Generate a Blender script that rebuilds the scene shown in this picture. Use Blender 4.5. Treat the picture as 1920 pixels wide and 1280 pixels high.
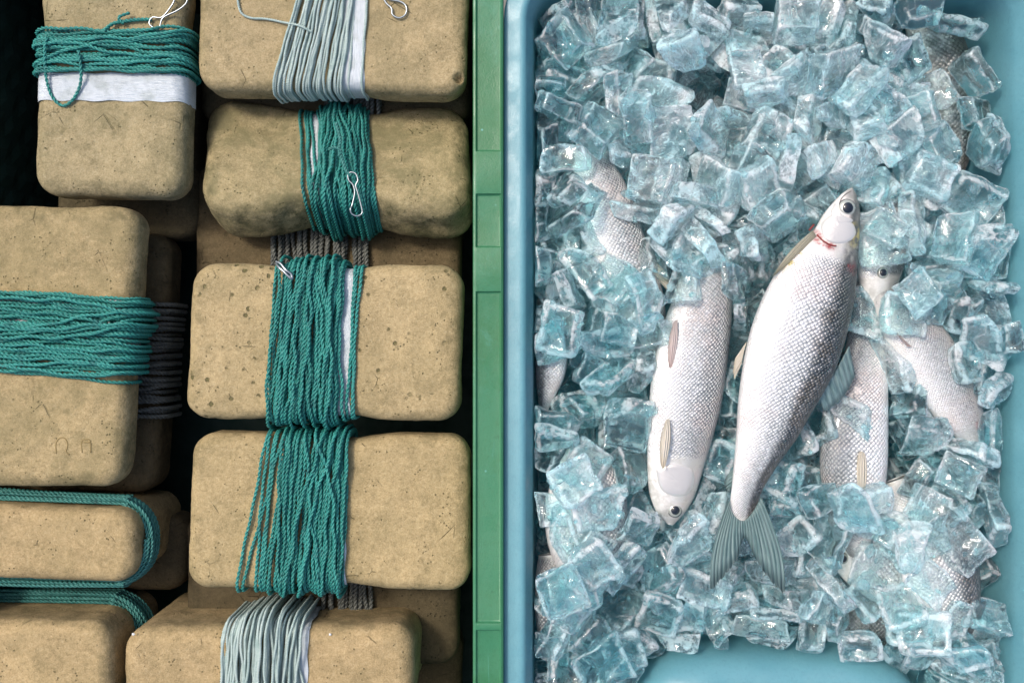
import bpy, bmesh, math, random
import numpy as np
from mathutils import Vector, Matrix, noise

for o in list(bpy.data.objects):
    bpy.data.objects.remove(o)
sc = bpy.context.scene
S = 0.0004            # metres per photograph pixel at the level of the float tops
H = 1750.0            # camera height above that level, in the same small unit

# ------------------------------------------------------------------ camera
cam = bpy.data.objects.new('camera', bpy.data.cameras.new('camera'))
sc.collection.objects.link(cam); sc.camera = cam
cam.location = (0, 0, H*S)
cam.data.sensor_width = 36; cam.data.lens = 36*H/1920
cam.data.clip_start = 0.01; cam.data.clip_end = 50
cam.data.dof.use_dof = True; cam.data.dof.focus_distance = H*S*0.985; cam.data.dof.aperture_fstop = 11

# ------------------------------------------------------------------ light
w = bpy.data.worlds.new('World'); sc.world = w; w.use_nodes = True
nt = w.node_tree
sky = nt.nodes.new('ShaderNodeTexSky'); sky.sky_type = 'NISHITA'; sky.sun_disc = False
SUN_EL, SUN_AZ = 58, 305     # degrees; azimuth clockwise from +Y
sky.sun_elevation = math.radians(SUN_EL); sky.sun_rotation = math.radians(SUN_AZ)
sky.air_density = 1.0; sky.dust_density = 4.0; sky.ozone_density = 1.0
bg = nt.nodes['Background']; bg.inputs[1].default_value = 0.13
nt.links.new(sky.outputs[0], bg.inputs[0])
sl = bpy.data.lights.new('sun', 'SUN'); sl.energy = 1.5; sl.angle = math.radians(10); sl.color = (1.0, 0.93, 0.86)
so = bpy.data.objects.new('sun', sl); sc.collection.objects.link(so)
el, az = math.radians(SUN_EL), math.radians(SUN_AZ)
sd = Vector((math.sin(az)*math.cos(el), math.cos(az)*math.cos(el), math.sin(el)))
so.rotation_euler = sd.to_track_quat('Z', 'Y').to_euler()
sc.view_settings.view_transform = 'Standard'; sc.view_settings.look = 'None'
sc.view_settings.exposure = 0.68; sc.view_settings.gamma = 1.0
sc.view_settings.use_curve_mapping = False
cy = sc.cycles
cy.use_denoising = True
cy.max_bounces = 24; cy.transmission_bounces = 20; cy.glossy_bounces = 8; cy.diffuse_bounces = 4; cy.transparent_max_bounces = 16
cy.caustics_reflective = True; cy.caustics_refractive = True; cy.blur_glossy = 0.5
cy.sample_clamp_indirect = 9

# ------------------------------------------------------------------ helpers
def P(px, py, z=0.0):
    f = (H - z)/H
    return np.array([(px-960)*f, (640-py)*f, z], float)

def smesh(name, V, F, mat, parent=None, smooth=True, uvs=None, attrs=None, origin=None):
    """V in small units (world), linked as one mesh object; local to its parent's location."""
    V = np.asarray(V, float)*S
    og = np.zeros(3)
    if parent is not None: og = np.array(parent.location)
    elif origin is not None: og = np.asarray(origin, float)*S
    me = bpy.data.meshes.new(name)
    me.from_pydata((V-og).tolist(), [], [tuple(f) for f in F])
    if smooth: me.polygons.foreach_set('use_smooth', [True]*len(me.polygons))
    if uvs:
        li = np.empty(len(me.loops), int); me.loops.foreach_get('vertex_index', li)
        for k, uv in uvs.items():
            l = me.uv_layers.new(name=k); l.data.foreach_set('uv', np.asarray(uv, float)[li].ravel())
    if attrs:
        for k, a in attrs.items():
            at = me.attributes.new(k, 'FLOAT', 'POINT'); at.data.foreach_set('value', np.asarray(a, float))
    me.materials.append(mat); me.update()
    o = bpy.data.objects.new(name, me); sc.collection.objects.link(o)
    if parent is not None: o.parent = parent
    elif origin is not None: o.location = og
    return o

def tag(o, label=None, cat=None, group=None, kind=None):
    if label: o['label'] = label
    if cat: o['category'] = cat
    if group: o['group'] = group
    if kind: o['kind'] = kind
    return o

def empty(name, loc):
    o = bpy.data.objects.new(name, None); sc.collection.objects.link(o)
    o.location = tuple(np.asarray(loc, float)*S); o.empty_display_size = .01
    return o

def sstep(a, b, x):
    t = np.clip((np.asarray(x, float)-a)/(b-a), 0, 1); return t*t*(3-2*t)

# ------------------------------------------------------------------ node helpers
class NT:
    def __init__(s, name):
        s.m = bpy.data.materials.new(name); s.m.use_nodes = True; s.t = s.m.node_tree
        s.p = s.t.nodes['Principled BSDF']
    def n(s, typ, **k):
        nd = s.t.nodes.new(typ)
        for a, b in k.items(): setattr(nd, a, b)
        return nd
    def l(s, a, b): s.t.links.new(a, b)
    def setin(s, i, v):
        if hasattr(v, 'node'): s.l(v, i)
        else: i.default_value = v
    def math(s, op, a, b=0.0, c=0.0, clamp=False):
        nd = s.n('ShaderNodeMath', operation=op, use_clamp=clamp)
        s.setin(nd.inputs[0], a); s.setin(nd.inputs[1], b); s.setin(nd.inputs[2], c)
        return nd.outputs[0]
    def mix(s, f, a, b, mode='MIX'):
        nd = s.n('ShaderNodeMix', data_type='RGBA', blend_type=mode)
        s.setin(nd.inputs[0], f)
        for i, v in ((6, a), (7, b)):
            if hasattr(v, 'node'): s.l(v, nd.inputs[i])
            else: nd.inputs[i].default_value = (*v, 1) if len(v) == 3 else v
        return nd.outputs[2]
    def noise(s, vec, scale, detail=4, rough=.55, dist=0.0, out=0):
        nd = s.n('ShaderNodeTexNoise'); s.l(vec, nd.inputs['Vector'])
        nd.inputs['Scale'].default_value = scale; nd.inputs['Detail'].default_value = detail
        nd.inputs['Roughness'].default_value = rough; nd.inputs['Distortion'].default_value = dist
        return nd.outputs[out]
    def vor(s, vec, scale, rnd=1.0, feat='F1', out='Distance', dim='3D'):
        nd = s.n('ShaderNodeTexVoronoi', feature=feat, voronoi_dimensions=dim); s.l(vec, nd.inputs['Vector'])
        nd.inputs['Scale'].default_value = scale; nd.inputs['Randomness'].default_value = rnd
        return nd.outputs[out]
    def rng(s, v, a, b, c=0.0, d=1.0, smooth=True):
        nd = s.n('ShaderNodeMapRange', interpolation_type='SMOOTHSTEP' if smooth else 'LINEAR')
        s.setin(nd.inputs[0], v)
        for i, x in enumerate((a, b, c, d)): s.setin(nd.inputs[i+1], x)
        return nd.outputs[0]
    def coord(s, seeded=True):
        tc = s.n('ShaderNodeTexCoord'); v = tc.outputs['Object']
        if seeded:
            oi = s.n('ShaderNodeObjectInfo')
            vm = s.n('ShaderNodeVectorMath', operation='ADD'); s.l(v, vm.inputs[0])
            cb = s.n('ShaderNodeCombineXYZ')
            s.l(s.math('MULTIPLY', oi.outputs['Random'], 3.7), cb.inputs[0]); s.l(s.math('MULTIPLY', oi.outputs['Random'], 9.1), cb.inputs[1])
            s.l(cb.outputs[0], vm.inputs[1]); v = vm.outputs[0]
        return v
    def bump(s, h, dist, strength=1.0, prev=None):
        nd = s.n('ShaderNodeBump'); s.l(h, nd.inputs['Height']); nd.inputs['Distance'].default_value = dist
        nd.inputs['Strength'].default_value = strength
        if prev is not None: s.l(prev, nd.inputs['Normal'])
        return nd.outputs[0]
    def attr(s, name, typ='OBJECT'):
        nd = s.n('ShaderNodeAttribute', attribute_type=typ, attribute_name=name); return nd.outputs['Fac']
    def fin(s, col=None, rough=None, nrm=None, **k):
        I = s.p.inputs
        if col is not None: s.setin(I['Base Color'], col if hasattr(col, 'node') else (*col, 1))
        if rough is not None: s.setin(I['Roughness'], rough)
        if nrm is not None: s.l(nrm, I['Normal'])
        for a, b in k.items(): s.setin(I[a.replace('_', ' ')], b)
        return s.m

# ------------------------------------------------------------------ materials
def foam_material():
    s = NT('aged_foam'); v = s.coord()
    big = s.noise(v, 16, 5, .6); mid = s.noise(v, 70, 6, .75); gr = s.noise(v, 330, 4, .75); fine = s.noise(v, 900, 3, .7)
    dirt = s.attr('dirt'); pits = s.attr('pits')
    c = s.mix(s.rng(big, .35, .65), (.425, .330, .180), (.362, .282, .154))
    c = s.mix(s.rng(mid, .40, .72), c, (.235, .185, .095))
    c = s.mix(s.rng(fine, .3, .75), s.mix(.22, c, (.60, .48, .30)), s.mix(.30, c, (.10, .08, .035)))
    c = s.mix(s.math('MULTIPLY', s.rng(gr, .50, .70), .34), c, (.13, .105, .05))
    c = s.mix(s.math('MULTIPLY', s.rng(gr, .50, .30), .30), c, (.60, .50, .32))
    # grime patches
    g = s.math('MULTIPLY', s.rng(s.noise(v, 22, 8, .75, .4), .60, .40), dirt)
    c = s.mix(s.math('MULTIPLY', g, .75), c, (.17, .15, .075))
    edge = s.attr('edge', 'GEOMETRY')
    ge = s.math('MULTIPLY', s.math('MULTIPLY', edge, s.rng(s.noise(v, 55, 7, .75), .42, .66)), s.math('ADD', dirt, .35))
    c = s.mix(s.math('MULTIPLY', ge, .8), c, (.10, .09, .045))
    # pits: dark greenish pores in clusters
    clus = s.rng(s.noise(v, 24, 2, .5), .47, .55)
    pv = s.vor(v, 125, 1.0); pv2 = s.vor(v, 300, 1.0)
    pm = s.math('MULTIPLY', s.rng(s.math('ADD', pv, s.math('MULTIPLY', s.math('SUBTRACT', fine, .5), .25)), .27, .15), s.rng(s.noise(v, 120, 1), .44, .50))
    pm = s.math('MULTIPLY', pm, s.math('MULTIPLY', clus, pits))
    sp = s.math('MULTIPLY', s.rng(pv2, .25, .12), s.rng(s.noise(v, 60, 3), .53, .60))
    pm = s.math('MAXIMUM', pm, s.math('MULTIPLY', sp, .8))
    c = s.mix(s.math('MULTIPLY', pm, .85, clamp=True), c, (.085, .08, .03))
    # scratches: thin curved lines
    wv = s.vor(s.n('ShaderNodeTexCoord').outputs['Object'], 45, 1.0, 'DISTANCE_TO_EDGE')
    scr = s.math('MULTIPLY', s.rng(wv, .018, .004), s.rng(s.noise(v, 40, 2), .62, .70))
    c = s.mix(s.math('MULTIPLY', scr, .55), c, (.13, .11, .05))
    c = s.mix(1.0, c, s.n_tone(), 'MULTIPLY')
    h = s.math('ADD', s.math('MULTIPLY', fine, .5), s.math('MULTIPLY', s.noise(v, 330, 4, .7), .9))
    h = s.math('SUBTRACT', h, s.math('MULTIPLY', s.math('MAXIMUM', pm, scr), 1.6))
    b = s.bump(s.noise(v, 60, 4, .6), .0012, .8)
    b = s.bump(h, .0005, 1.0, b)
    s.p.inputs['Specular IOR Level'].default_value = .25
    return s.fin(c, .85, b)
def _tone(s):
    cb = s.n('ShaderNodeCombineXYZ')
    for i, k in enumerate(('tone_r', 'tone_g', 'tone_b')): s.l(s.attr(k), cb.inputs[i])
    return cb.outputs[0]
NT.n_tone = _tone

def cord_material(name, a, b, dark):
    s = NT(name); v = s.coord(False)
    c = s.mix(s.math('ADD', s.math('MULTIPLY', s.rng(s.noise(v, 700, 3, .7), .35, .65), .6), s.math('MULTIPLY', s.attr('fade', 'GEOMETRY'), .5)), a, b)
    c = s.mix(s.math('MULTIPLY', s.rng(s.noise(v, 90, 3), .52, .75), .7), c, dark)
    bmp = s.bump(s.noise(v, 2500, 2, .6), .0003, .8)
    return s.fin(c, .5, bmp)

def plastic_material(name, a, b, scr, rough=.38, bumpd=.0006, scuff=.4):
    s = NT(name); v = s.coord(False)
    c = s.mix(s.rng(s.noise(v, 9, 6, .7), .35, .65), a, b)
    c = s.mix(s.math('MULTIPLY', s.rng(s.noise(v, 420, 5, .8), .48, .72), .35), c, tuple(x*.62 for x in a))
    mp = s.n('ShaderNodeMapping'); mp.inputs['Scale'].default_value = (260, 14, 14); mp.inputs['Rotation'].default_value = (0, 0, .15); s.l(v, mp.inputs[0])
    st = s.rng(s.noise(mp.outputs[0], 1, 5, .7), .62, .72)
    st = s.math('MULTIPLY', st, s.rng(s.noise(v, 20, 3), .45, .6))
    c = s.mix(s.math('MULTIPLY', st, .4), c, scr)
    sc_ = s.rng(s.noise(v, 28, 7, .8, 1.0), .54, .74)
    c = s.mix(s.math('MULTIPLY', sc_, .30*scuff), c, scr)
    c = s.mix(s.math('MULTIPLY', s.rng(s.noise(v, 75, 6, .8), .58, .75), .5*scuff), c, tuple(x*.45 for x in a))
    dots = s.math('MULTIPLY', s.rng(s.vor(v, 90), .10, .05), s.rng(s.noise(v, 33, 2), .6, .66))
    c = s.mix(dots, c, scr)
    bm = s.bump(s.noise(v, 700, 4, .7), .0002, .8); bm = s.bump(s.noise(v, 35, 3), bumpd, .6, bm)
    return s.fin(c, s.rng(s.noise(v, 60, 4), .3, .7, rough-.08, rough+.14), bm)

def fish_material():
    s = NT('fish_skin')
    uv = s.n('ShaderNodeUVMap', uv_map='scales').outputs[0]
    q = s.n('ShaderNodeUVMap', uv_map='place').outputs[0]
    sx = s.n('ShaderNodeSeparateXYZ'); s.l(q, sx.inputs[0]); L, T = sx.outputs[0], sx.outputs[1]
    # overlapping scales: diamond lattice of rounded cells
    mp = s.n('ShaderNodeMapping'); mp.inputs['Rotation'].default_value = (0, 0, math.radians(45)); s.l(uv, mp.inputs[0])
    wob = s.n('ShaderNodeVectorMath', operation='ADD'); s.l(mp.outputs[0], wob.inputs[0])
    nc = s.noise(uv, .35, 2, .5, 0, 1)
    sub = s.n('ShaderNodeVectorMath', operation='MULTIPLY'); s.l(nc, sub.inputs[0]); sub.inputs[1].default_value = (.8, .8, 0); s.l(sub.outputs[0], wob.inputs[1])
    vn = s.n('ShaderNodeTexVoronoi', feature='F1', voronoi_dimensions='2D'); s.l(wob.outputs[0], vn.inputs['Vector'])
    vn.inputs['Scale'].default_value = 1.0; vn.inputs['Randomness'].default_value = .26
    d = vn.outputs['Distance']
    dome = s.rng(d, .10, .66, 1, 0)
    hd = s.attr('head')
    body = s.math('MULTIPLY', s.rng(L, hd, s.math('ADD', hd, .035)), s.rng(L, .999, .985))
    vq = s.coord(False); body = s.math('MULTIPLY', body, s.rng(s.noise(vq, 42, 4, .6), .70, .66, .25, 1.0))
    rnd = s.n('ShaderNodeSeparateColor'); s.l(vn.outputs['Color'], rnd.inputs[0])
    v = s.coord(False)
    nb = s.noise(v, 45, 4, .6)
    Tn = s.math('ADD', T, s.math('MULTIPLY', s.math('SUBTRACT', nb, .5), .22))
    silver = s.mix(s.rng(Tn, .25, .62), (.80, .775, .735), (.53, .54, .53))
    silver = s.mix(s.rng(s.noise(v, 30, 3), .45, .7), silver, (.70, .62, .585))
    back = s.mix(s.rng(nb, .4, .6), (.028, .036, .040), (.07, .062, .05))
    bd = s.attr('backdark')
    base = s.mix(s.math('MULTIPLY', s.rng(Tn, .54, .76), bd), silver, back)
    # scale rims darker, toward the back more
    rim = s.math('MULTIPLY', s.math('MULTIPLY', s.rng(s.math('ADD', d, s.math('MULTIPLY', s.noise(v, 75, 4, .7), .30)), .56, .82), body), s.rng(Tn, .10, .72, .20, .90))
    base = s.mix(rim, base, (.065, .085, .10))
    base = s.mix(s.math('MULTIPLY', s.math('MULTIPLY', s.math('POWER', rnd.outputs[0], 3), s.rng(Tn, .45, .8, .5, .12)), body), base, (.95, .93, .95))
    hn = s.math('MULTIPLY', s.math('SUBTRACT', 1.0, body), s.rng(L, .30, .24))
    base = s.mix(s.math('MULTIPLY', hn, s.rng(s.noise(v, 130, 5, .7), .38, .66, .10, .75)), base, (.42, .41, .36))
    # bruise
    br = s.math('MULTIPLY', s.attr('bruise', 'GEOMETRY'), s.rng(s.noise(v, 160, 4, .7), .35, .6))
    base = s.mix(br, base, (.28, .012, .015))
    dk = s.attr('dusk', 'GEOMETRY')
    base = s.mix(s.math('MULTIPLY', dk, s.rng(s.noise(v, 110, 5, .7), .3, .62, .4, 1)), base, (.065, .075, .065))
    yl = s.attr('yellow', 'GEOMETRY')
    base = s.mix(s.math('MULTIPLY', yl, s.rng(s.noise(v, 200, 4), .4, .62)), base, (.45, .38, .12))
    h = s.math('MULTIPLY', s.math('MULTIPLY', dome, body), s.rng(T, .0, .5, .45, 1.0))
    b = s.bump(s.noise(v, 260, 4, .6), .0006, .6)
    b = s.bump(h, .0009, .9, b)
    s.p.inputs['Specular IOR Level'].default_value = .6
    s.p.inputs['Coat Weight'].default_value = .45; s.p.inputs['Coat Roughness'].default_value = .07
    return s.fin(base, s.rng(s.noise(v, 90, 3), .3, .7, .25, .42), b, Metallic=s.math('MULTIPLY', body, .32))

def fin_material(name, a, b, edge, trans=.3):
    s = NT(name); uv = s.n('ShaderNodeUVMap', uv_map='rays').outputs[0]
    sx = s.n('ShaderNodeSeparateXYZ'); s.l(uv, sx.inputs[0])
    mp = s.n('ShaderNodeMapping'); mp.inputs['Scale'].default_value = (2.2, .12, 1); s.l(uv, mp.inputs[0])
    r = s.noise(mp.outputs[0], 1, 4, .7)
    c = s.mix(s.rng(r, .38, .62), a, b)
    c = s.mix(s.math('MULTIPLY', s.rng(sx.outputs[1], 7.0, 10.0), .8), c, edge)
    wv = s.math('SINE', s.math('MULTIPLY', s.math('ADD', sx.outputs[0], s.math('MULTIPLY', r, .5)), 6.28*1.0))
    c = s.mix(s.math('MULTIPLY', s.rng(wv, -.2, .9), .35), c, edge)
    return s.fin(c, .35, s.bump(wv, .0007, .7), Transmission_Weight=trans)

def ice_material(name, milky=0.0):
    s = NT(name); v = s.coord()
    R = s.attr('frost')
    edge = s.attr('edge', 'GEOMETRY')
    s.p.inputs['IOR'].default_value = 1.17
    s.p.inputs['Coat Weight'].default_value = 1.0; s.p.inputs['Coat IOR'].default_value = 1.45; s.p.inputs['Coat Roughness'].default_value = .03
    cbp = s.bump(s.noise(v, 160, 4, .6, .5), .0010, .6); s.l(cbp, s.p.inputs['Coat Normal'])
    s.p.inputs['Transmission Weight'].default_value = 1.0
    tint = s.mix(R, (.65, .95, .97), (.88, .985, .99))
    b = s.bump(s.noise(v, 45, 2, .5, .3), .0028, .45)
    b = s.bump(s.noise(v, 210, 4, .6, .8), .0008, .55, b)
    frost = s.rng(s.noise(v, 130, 6, .75, .5), .52, .80)
    s.fin(tint, s.math('ADD', s.math('MULTIPLY', frost, .14), .008), b)
    # frozen white streaks, cracks and bubbles that belong to the piece
    df = s.n('ShaderNodeBsdfDiffuse'); s.l(b, df.inputs['Normal'])
    tr = s.n('ShaderNodeBsdfTranslucent')
    mc = s.mix(s.rng(s.noise(v, 40, 3), .38, .62), (.66, .90, .935), (.98, .985, .985))
    s.l(mc, df.inputs[0]); s.l(mc, tr.inputs[0])
    m1 = s.n('ShaderNodeMixShader'); m1.inputs[0].default_value = .42; s.l(df.outputs[0], m1.inputs[1]); s.l(tr.outputs[0], m1.inputs[2])
    mp = s.n('ShaderNodeMapping'); mp.inputs['Scale'].default_value = (1, .4, 1); s.l(v, mp.inputs[0])
    st = s.rng(s.noise(mp.outputs[0], 230, 9, .80, 1.5), .50, .66)
    patch = s.rng(s.noise(v, 38, 3, .6, .8), .42, .62)
    ck = s.rng(s.vor(mp.outputs[0], 75, 1.0, 'DISTANCE_TO_EDGE'), .022, .004)
    ck = s.math('MULTIPLY', ck, s.rng(s.noise(v, 60, 2), .48, .56))
    bub = s.rng(s.vor(v, 520), .24, .14)
    bub = s.math('MULTIPLY', bub, s.rng(s.noise(v, 70, 2), .52, .6))
    amt = s.math('ADD', s.math('MULTIPLY', s.math('POWER', R, 1.4), 1.0), .03+milky)
    f = s.math('MULTIPLY', s.math('ADD', s.math('MULTIPLY', st, s.math('ADD', patch, .35)), s.math('MULTIPLY', patch, .30)), amt)
    f = s.math('ADD', f, s.math('MULTIPLY', ck, .22))
    f = s.math('ADD', f, s.math('MULTIPLY', bub, .22))
    fe = s.math('MULTIPLY', s.math('MULTIPLY', edge, s.rng(s.noise(v, 150, 5, .7), .38, .56)), .70)  # whitened edges stand for bright sky glints, painted into the ice
    f = s.math('ADD', f, fe)
    f = s.math('MINIMUM', f, .90)
    m2 = s.n('ShaderNodeMixShader'); s.l(f, m2.inputs[0]); s.l(s.p.outputs[0], m2.inputs[1]); s.l(m1.outputs[0], m2.inputs[2])
    s.l(m2.outputs[0], s.t.nodes['Material Output'].inputs[0])
    return s.m

def simple(name, col, rough=.5, metal=0.0, **k):
    s = NT(name); return s.fin(col, rough, None, Metallic=metal, **k)

def tape_material():
    s = NT('white_tape'); v = s.coord(False)
    uv = s.n('ShaderNodeUVMap', uv_map='rays').outputs[0]
    mp = s.n('ShaderNodeMapping'); mp.inputs['Scale'].default_value = (.10, 1.4, 1); s.l(uv, mp.inputs[0])
    r = s.noise(mp.outputs[0], 1.2, 4, .7, .6)
    c = s.mix(s.rng(r, .52, .75), (.56, .60, .62), (.36, .46, .50))
    g = s.noise(v, 60, 5, .7)
    c = s.mix(s.math('MULTIPLY', s.rng(g, .45, .7), .7), c, (.36, .40, .38))
    return s.fin(c, .42, s.bump(r, .0012, .8))

M = dict(
    foam=foam_material(),
    teal=cord_material('teal_cord', (.006, .120, .098), (.034, .27, .23), (.006, .09, .09)),
    teal_dull=cord_material('weathered_teal_cord', (.014, .125, .11), (.055, .22, .19), (.008, .05, .05)),
    white=cord_material('pale_cord', (.29, .40, .37), (.46, .54, .50), (.20, .30, .28)),
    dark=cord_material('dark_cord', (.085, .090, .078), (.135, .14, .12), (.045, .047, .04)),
    tape=tape_material(),
    steel=simple('steel_wire', (.34, .37, .38), .30, 1.0),
    green=plastic_material('green_plastic', (.030, .145, .052), (.038, .178, .085), (.10, .32, .25), scuff=1.0),
    greenshaded=plastic_material('green_plastic_shaded', (.010, .038, .026), (.014, .046, .034), (.02, .07, .05), .7),  # shaded copy of the green plastic, the crate's inner gloom put into its colour
    blue=plastic_material('blue_plastic', (.098, .262, .310), (.120, .298, .345), (.24, .41, .44), .36),
    fish=fish_material(),
    fin=fin_material('grey_fin', (.10, .185, .18), (.24, .33, .31), (.02, .045, .05), .12),
    findrab=fin_material('drab_fin', (.46, .42, .34), (.36, .33, .22), (.20, .18, .12), .2),
    finpale=fin_material('pale_fin', (.66, .58, .44), (.72, .67, .58), (.58, .49, .35), .2),
    finpink=fin_material('pink_fin', (.66, .55, .50), (.58, .45, .41), (.50, .36, .33), .2),
    iris=simple('silver_iris', (.46, .46, .40), .25, .45, Coat_Weight=1.0),
    irisrim=simple('dark_iris_rim', (.035, .02, .025), .2, 0, Coat_Weight=1.0),
    pupil=simple('black_pupil', (.004, .006, .010), .06, 0, Coat_Weight=1.0),
    cheek=simple('silver_plate', (.64, .61, .57), .28, .35, Coat_Weight=.6),
    ice=ice_material('clear_ice', 0.0),
    icedeep=ice_material('packed_ice', .30),
    speck=simple('white_foam_speck', (.62, .62, .60), .6),
    hole=simple('hole_dirt', (.05, .03, .02), .9),
)

# ------------------------------------------------------------------ crates
def rrect(cx, cy, hx, hy, r, rot=0, n=10):
    pts = []
    for (sx, sy, a0) in ((1, 1, 0), (-1, 1, 90), (-1, -1, 180), (1, -1, 270)):
        for k in range(n+1):
            a = math.radians(a0+90*k/n)
            pts.append((sx*(hx-r)+r*math.cos(a), sy*(hy-r)+r*math.sin(a)))
    # straight-run samples keep shading even
    out = []
    for i, p in enumerate(pts):
        q = pts[(i+1) % len(pts)]; d = math.hypot(q[0]-p[0], q[1]-p[1]); m = max(1, int(d/60))
        for k in range(m): out.append((p[0]+(q[0]-p[0])*k/m, p[1]+(q[1]-p[1])*k/m))
    c, s_ = math.cos(rot), math.sin(rot)
    return [(cx+x*c-y*s_, cy+x*s_+y*c) for x, y in out]

def loft(rings, cap_last=True):
    V, F = [], []; n = len(rings[0])
    for r in rings: V += list(r)
    for i in range(len(rings)-1):
        for k in range(n):
            a, b = i*n+k, i*n+(k+1) % n
            F.append((a, b, b+n, a+n))
    if cap_last: F.append(tuple((len(rings)-1)*n+k for k in range(n)))
    return V, F

FLOOR = -230.0
def crate_ring(cx, cy, hx, hy, secs, rot):
    # resample every ring to the same count by building all with the same n and straight runs of the first
    base = rrect(0, 0, hx, hy, 80, 0)
    rings = []
    for ins, z, r in secs:
        pts = []
        for (x, y) in base:
            # move each base point inwards by the inset, re-rounding the corner
            ux, uy = max(abs(x)-(hx-80), 0)*np.sign(x), max(abs(y)-(hy-80), 0)*np.sign(y)
            bx = np.clip(x, -(hx-80), hx-80); by = np.clip(y, -(hy-80), hy-80)
            k = (80-ins)/80.0
            pts.append((bx+ux*k, by+uy*k))
        c, s_ = math.cos(rot), math.sin(rot)
        rings.append([(cx+x*c-y*s_, cy+x*s_+y*c, z) for x, y in pts])
    return rings

def blue_crate():
    x0, x1, y0, y1 = 40, 946, -716, 664       # inner faces just under the lip
    cx, cy, hx, hy = (x0+x1)/2, (y0+y1)/2, (x1-x0)/2+16, (y1-y0)/2+16
    rot = -math.radians(.06)
    secs = [(-40, -70, 0), (-40, 11, 0), (-39.3, 13, 0), (-36, 14, 0), (-20, 14, 0), (-14, 16.5, 0), (-6, 18, 0), (-1, 16.5, 0), (3, 11, 0), (6, 2, 0), (12, -8, 0),
            (16, -24, 0), (18, -60, 0), (22, -120, 0), (28, FLOOR+14, 0), (34, FLOOR+4, 0), (44, FLOOR, 0), (60, FLOOR, 0)]
    V, F = loft(crate_ring(cx, cy, hx, hy, secs, rot))
    # outer wall hanging from the flange
    root = empty('fish_crate', (cx, cy, FLOOR-8))
    tag(root, 'pale blue plastic fish crate filled with ice and silver fish', 'crate')
    smesh('crate_shell', V, F, M['blue'], root)
    secs = [(-34, 8, 0), (-20, 0, 0), (-4, -12, 0), (0, -80, 0), (14, FLOOR-8, 0), (40, FLOOR-8, 0)]
    V, F = loft(crate_ring(cx, cy, hx, hy, secs, rot))
    smesh('crate_outside', V, F, M['blue'], root)
    # moulded hand-hold swelling into the crate at its near end
    xa, xb = P(1186, 1220, -45)[0], P(1748, 1220, -45)[0]
    yt = P(1400, 1226, -45)[1]
    mx, hw = (xa+xb)/2, (xb-xa)/2
    V, F = [], []; nu, nv = 72, 30
    for j in range(nv+1):
        t = j/nv
        for i in range(nu+1):
            u = -1+2*i/nu
            prof = max(0.0, 1-abs(u)**5)**.5
            ang = t*math.pi/2
            y = -735+(yt+735)*prof*(math.cos(ang)**.35 if t < 1 else 0)
            z = (FLOOR+0) + (-34-FLOOR)*(math.sin(ang)**.55)*(.55+.45*prof)
            # two finger bosses
            for c0, wdt in ((-.62, .2), (.70, .25)):
                z += 7*math.exp(-((u-c0)/wdt)**4)*math.exp(-((y+690)/52)**4)
            V.append((mx+u*hw, y, z))
    for j in range(nv):
        for i in range(nu):
            a = j*(nu+1)+i; F.append((a, a+1, a+nu+2, a+nu+1))
    smesh('hand_hold', V, F, M['blue'], root)
    return root

def green_crate():
    root = empty('float_crate', (-560, 0, -420))
    tag(root, 'green plastic crate packed with foam hand line floats', 'crate')
    yy0, yy1 = 760, -800
    zt = 34
    X = lambda px: P(px, 0, zt)[0]
    Y = lambda py: P(0, py, zt)[1]
    xs = [X(886.5), X(888), X(892), X(894.5), X(896), X(900), X(920), X(936), X(938.5), X(940), X(943), X(943.6)]
    rec = [(-60, 284), (363, 464), (546, 1168), (1180, 1420)]
    ys = [Y(-90)]
    for a, b in rec:
        for q in (a, a+1.5, a+4, b-4, b-1.5, b): ys.append(Y(q))
    ys.append(Y(1440))
    ys = sorted(set(ys), reverse=True)
    V, F = [], []
    def rz(x, y):
        e = min(x-xs[0], xs[-1]-x); z = zt-(3.0 if e < .8 else 0.6 if e < 3 else 0)
        for a, b in rec:
            dx = min(x-X(892), X(940)-x); dy = min(Y(a)-y, y-Y(b))
            if dx > 0 and dy > 0: z -= 6.5*float(sstep(0, 2.6, min(dx, dy)+.3))
        return z
    for y in ys:
        V.append((xs[0], y, -420))
        for x in xs: V.append((x, y, rz(x, y)))
        V.append((xs[-1], y, -60))
    n = len(xs)+2
    for j in range(len(ys)-1):
        for i in range(n-1):
            a = j*n+i; F.append((a, a+n, a+n+1, a+1))
    o = smesh('crate_rim', V, F, M['green'], root)
    md = o.modifiers.new('b', 'BEVEL'); md.width = .0006; md.segments = 2; md.limit_method = 'ANGLE'; md.angle_limit = .5
    # far, near and left walls plus floor
    def wall(name, a, b, ribs=True):
        a, b = np.array(a, float), np.array(b, float); d = b-a; L = np.linalg.norm(d); d /= L
        nrm = np.array([-d[1], d[0]])
        m = int(L/26); V, F = [], []
        zs = list(np.linspace(-420, 30, 18))
        for j, z in enumerate(zs):
            for i in range(m+1):
                off = 5.0 if (i % 2 == 0 and 0 < j < 17 and (j+i//2) % 3) else 0.0
                p = a+d*(L*i/m)+nrm*off
                V.append((p[0], p[1], z))
        for j in range(len(zs)-1):
            for i in range(m):
                q = j*(m+1)+i; F.append((q, q+1, q+m+2, q+m+1))
        return smesh(name, V, F, M['greenshaded'], root, smooth=False)
    xl, xr = -1050, xs[0]-1
    wall('crate_wall', (xl, yy0), (xl, yy1))
    wall('crate_wall', (xr, yy0), (xl, yy0))
    wall('crate_wall', (xl, yy1), (xr, yy1))
    V = [(xl, yy1, -420), (xr, yy1, -420), (xr, yy0, -420), (xl, yy0, -420)]
    smesh('crate_floor', V, [(0, 1, 2, 3)], M['greenshaded'], root, smooth=False)
    # long rim on the other three sides
    return root

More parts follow.
